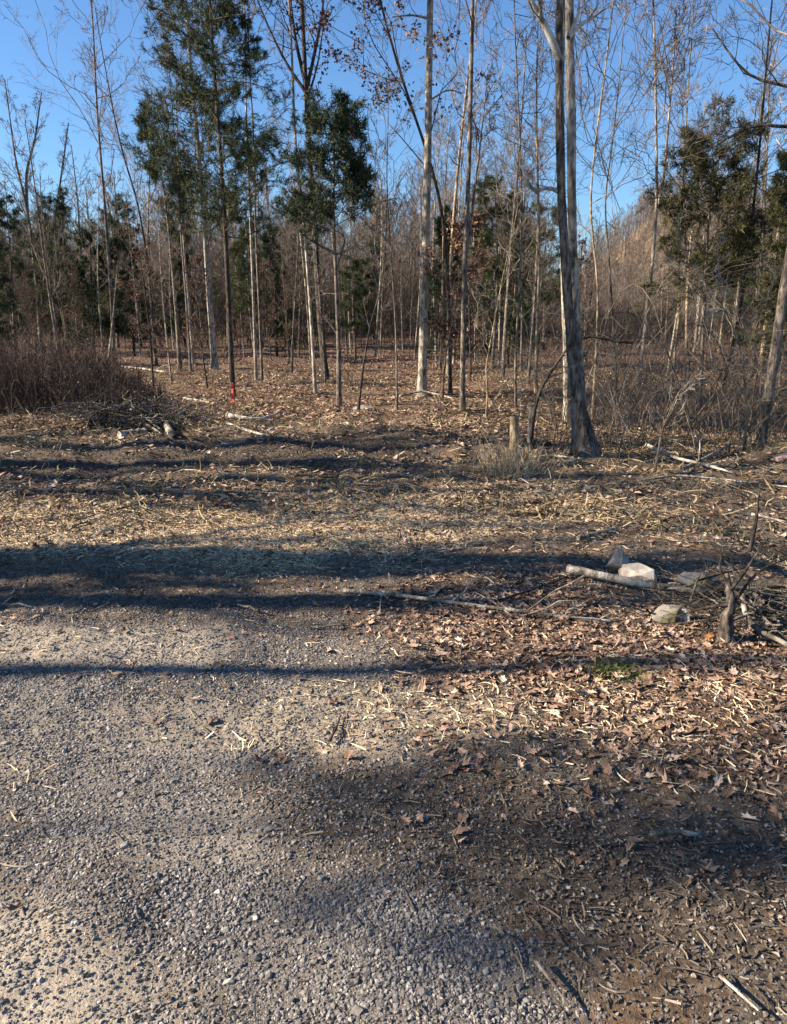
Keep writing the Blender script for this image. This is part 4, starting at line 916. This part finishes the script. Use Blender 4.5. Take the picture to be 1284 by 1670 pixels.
a = Acc(); V, Fq = tubes(P, (.003 + .012 * g.rand(n, 1) ** 3) * np.linspace(1, .5, 5), 5); a.add(V, Fq)
tag(a.build('brush_pile', BK_GREY, None, True), 'heap of dead sticks and twigs below the dry weeds', 'brush pile', None, 'stuff')
# dark tangle of dead roots and twigs round the broken stump
g = rs(140); n = 260; c0 = ground(1215, 1010); c = np.repeat(c0[None], n, 0); c[:, 0] += g.normal(size=n) * .22 + .06; c[:, 1] += g.normal(size=n) * .20 + .06; c[:, 2] = hh(c[:, 0], c[:, 1]) + .02 + .14 * g.rand(n) ** 1.5
dz = g.normal(size=n) * .9 + (g.rand(n) < .4) * 1.4; el = g.normal(size=n) * .3; L = .12 + .5 * g.rand(n) ** 2; d = np.stack([np.cos(dz) * np.cos(el), np.sin(dz) * np.cos(el), np.sin(el)], 1)
s = np.linspace(-.5, .5, 7); P = c[:, None] + d[:, None] * (L[:, None] * s)[..., None] + np.cumsum(g.normal(size=(n, 7, 3)) * .009, 1); P[..., 2] = np.maximum(P[..., 2], h0(P[..., 0], P[..., 1]))
a = Acc(); V, Fq = tubes(P, (.0018 + .011 * g.rand(n, 1) ** 4) * np.linspace(1, .5, 7), 5); a.add(V, Fq)
tag(a.build('root_tangle', BK_GREY, None, True), 'dark tangle of dead roots and twigs around the broken stump', 'brush', None, 'stuff')
# scattered loose sticks on the clearing (stuff: slash)
g = rs(98); n = 900; x, y = wedge(g, n, 3.4, 20, .3); k = g.rand(n) < np.where(x > .1 * y, .95, .5); x, y = x[k], y[k]; n = len(x)
dz = g.rand(n) * 6.28; L = .12 + .7 * g.rand(n) ** 3; d = np.stack([np.cos(dz), np.sin(dz), g.normal(size=n) * .06], 1); s = np.linspace(-.5, .5, 5)
P = np.stack([x, y, hh(x, y) + .02], 1)[:, None] + d[:, None] * (L[:, None] * s)[..., None] + g.normal(size=(n, 5, 3)) * .012 * L[:, None, None] * 3; P[..., 2] = np.maximum(P[..., 2], hh(P[..., 0], P[..., 1]) + .004)
a = Acc(); V, Fq = tubes(P, (.002 + .007 * g.rand(n, 1) ** 2) * np.linspace(1, .6, 5), 5); a.add(V, Fq)
tag(a.build('stick_litter', WOOD_DEAD, None, True), 'loose dead sticks scattered over the clearing floor', 'sticks', None, 'stuff')

# ------------------------------------------------------------------ posts, stake, stump
def post(name, label, px, ytop, ybot, w, mat, seed, cat='post', lean=0):
    b = ground(px, ybot); T = at(px + lean, ytop, b[1]); r = w / 2 * b[1] / F; b0 = b.copy(); b0[2] -= .1
    Q, rr = resample([b0, b, (b + T) / 2, T], [r * 1.15, r * 1.1, r, r * .97], 16)
    root = empty(name, b, label, cat); a = Acc(); V, Fq, cp = tubes(Q[None], rr[None], 16, .09, seed, True); a.add(V, Fq); a.build('bark', mat, root, True, b)
    e = Acc(); g = rs(seed); a_ = np.arange(16) * 2 * np.pi / 16; top = np.stack([T[0] + r * .95 * np.cos(a_), T[1] + r * .95 * np.sin(a_), T[2] + .004 + .02 * g.rand(16)], 1)
    top = np.vstack([top, [T[0], T[1], T[2] - .005]]); e.add(top, np.array([(i, (i + 1) % 16, 16) for i in range(16)])); e.build('cut_top', WOOD_PALE, root, False, b); return root
post('tree_stump', 'short upright pale stump like a post standing alone mid-picture', 839, 678, 748, 14, BK_TAN, 3, 'stump')
post('dead_stub', 'short broken white-sided stub between post and twin-stemmed tree', 864, 662, 722, 9, BK_WHITE, 4, 'stump', 4)
post('dead_stub', 'pale snapped stub standing in the brush at right', 1118, 600, 655, 8, BK_PALE, 5, 'stump', 5)
b = ground(1188, 1045)
root = empty('broken_stump', b, 'dark broken stump with twisted roots beside the rocks at right', 'stump')
T1 = at(1200, 940, b[1]); T0 = b.copy(); T0[2] -= .08
Q, rr = resample([T0, b, at(1184, 1018, b[1]), at(1194, 985, b[1]), at(1186, 935, b[1] + .08)], [.05, .038, .030, .024, .008], 22)
a = Acc(); V, Fq = tubes(Q[None], rr[None], 12, .6, 6); a.add(V, Fq); a.build('trunk', BK_GREY, root, True, b)
a = Acc()
for (p0, p1, p2, w0) in [((1196, 985), (1235, 930), (1300, 905), 4), ((1194, 960), (1172, 930), (1180, 892), 4), ((1194, 960), (1220, 925), (1250, 880), 5), ((1222, 900), (1234, 850), (1238, 800), 5), ((1195, 985), (1150, 990), (1090, 1010), 5), ((1194, 1000), (1160, 1010), (1080, 1020), 4)]:
    q, r_ = resample([at(*p0, b[1]), at(*p1, b[1] + .05), at(*p2, b[1] + .15)], [w0 / 2 * b[1] / F * 1.6, w0 / 2 * b[1] / F, .003], 10); V, Fq = tubes(q[None], r_[None], 6, .2, 3); a.add(V, Fq)
    grow(rs(7), a, q, r_, .45, [dict(n=5, t0=.3, ang=.8, len=.5, K=5, rf=.5, s=3, rmin=.0015), dict(n=3, ang=.8, len=.5, K=4, rf=.6, s=3, rmin=.001)], None)
a.build('branches', BK_DARK, root, True, b)

b = ground(382, 664); root = empty('survey_stake', b, 'thin survey stake flagged orange-red in front of the dark pine', 'stake')
T = at(379, 624, b[1]); mO, t_m, bO = M_('flag_orange'); bO.inputs['Base Color'].default_value = (.72, .10, .06, 1); bO.inputs['Roughness'].default_value = .5
mS, t_m, bS = M_('stake_wood'); bS.inputs['Base Color'].default_value = (.30, .17, .10, 1)
def box_along(A, B, wx, wy):
    V = []; 
    for c_ in (A, B): V += [(c_[0] - wx, c_[1] - wy, c_[2]), (c_[0] + wx, c_[1] - wy, c_[2]), (c_[0] + wx, c_[1] + wy, c_[2]), (c_[0] - wx, c_[1] + wy, c_[2])]
    return np.array(V), np.array([(0, 3, 2, 1), (4, 5, 6, 7), (0, 1, 5, 4), (1, 2, 6, 5), (2, 3, 7, 6), (3, 0, 4, 7)])
V, Fq = box_along(b - [0, 0, .1], T, .016, .010); build('stake', V, Fq, mS, root, loc=b)
g = rs(5); K = 14; V = []; 
for i in range(K):
    t = i / (K - 1); c_ = T * (1 - t) + b * t * .85 + T * t * .15; wv = .028 + .010 * math.sin(i * 2.1); tw = math.sin(i * .9) * .8
    for sx_ in (-1, 1): V.append((c_[0] + sx_ * wv * math.cos(tw) + .01 * math.sin(i), c_[1] - .022 + sx_ * wv * .6 * math.sin(tw), c_[2] - .01))
V = np.array(V); Fq = np.array([(2 * i, 2 * i + 1, 2 * i + 3, 2 * i + 2) for i in range(K - 1)])
V = np.vstack([V, V + [0, .004, 0]]); Fq = np.vstack([Fq, Fq[:, ::-1] + 2 * K]); build('flagging_ribbon', V, Fq, mO, root, loc=b)
tri = sum(len(o.data.polygons) for o in bpy.data.objects if o.type == 'MESH'); print('POLYS', tri, 'unique', sum(len(m.polygons) for m in bpy.data.meshes), 'objects', len(bpy.data.objects))
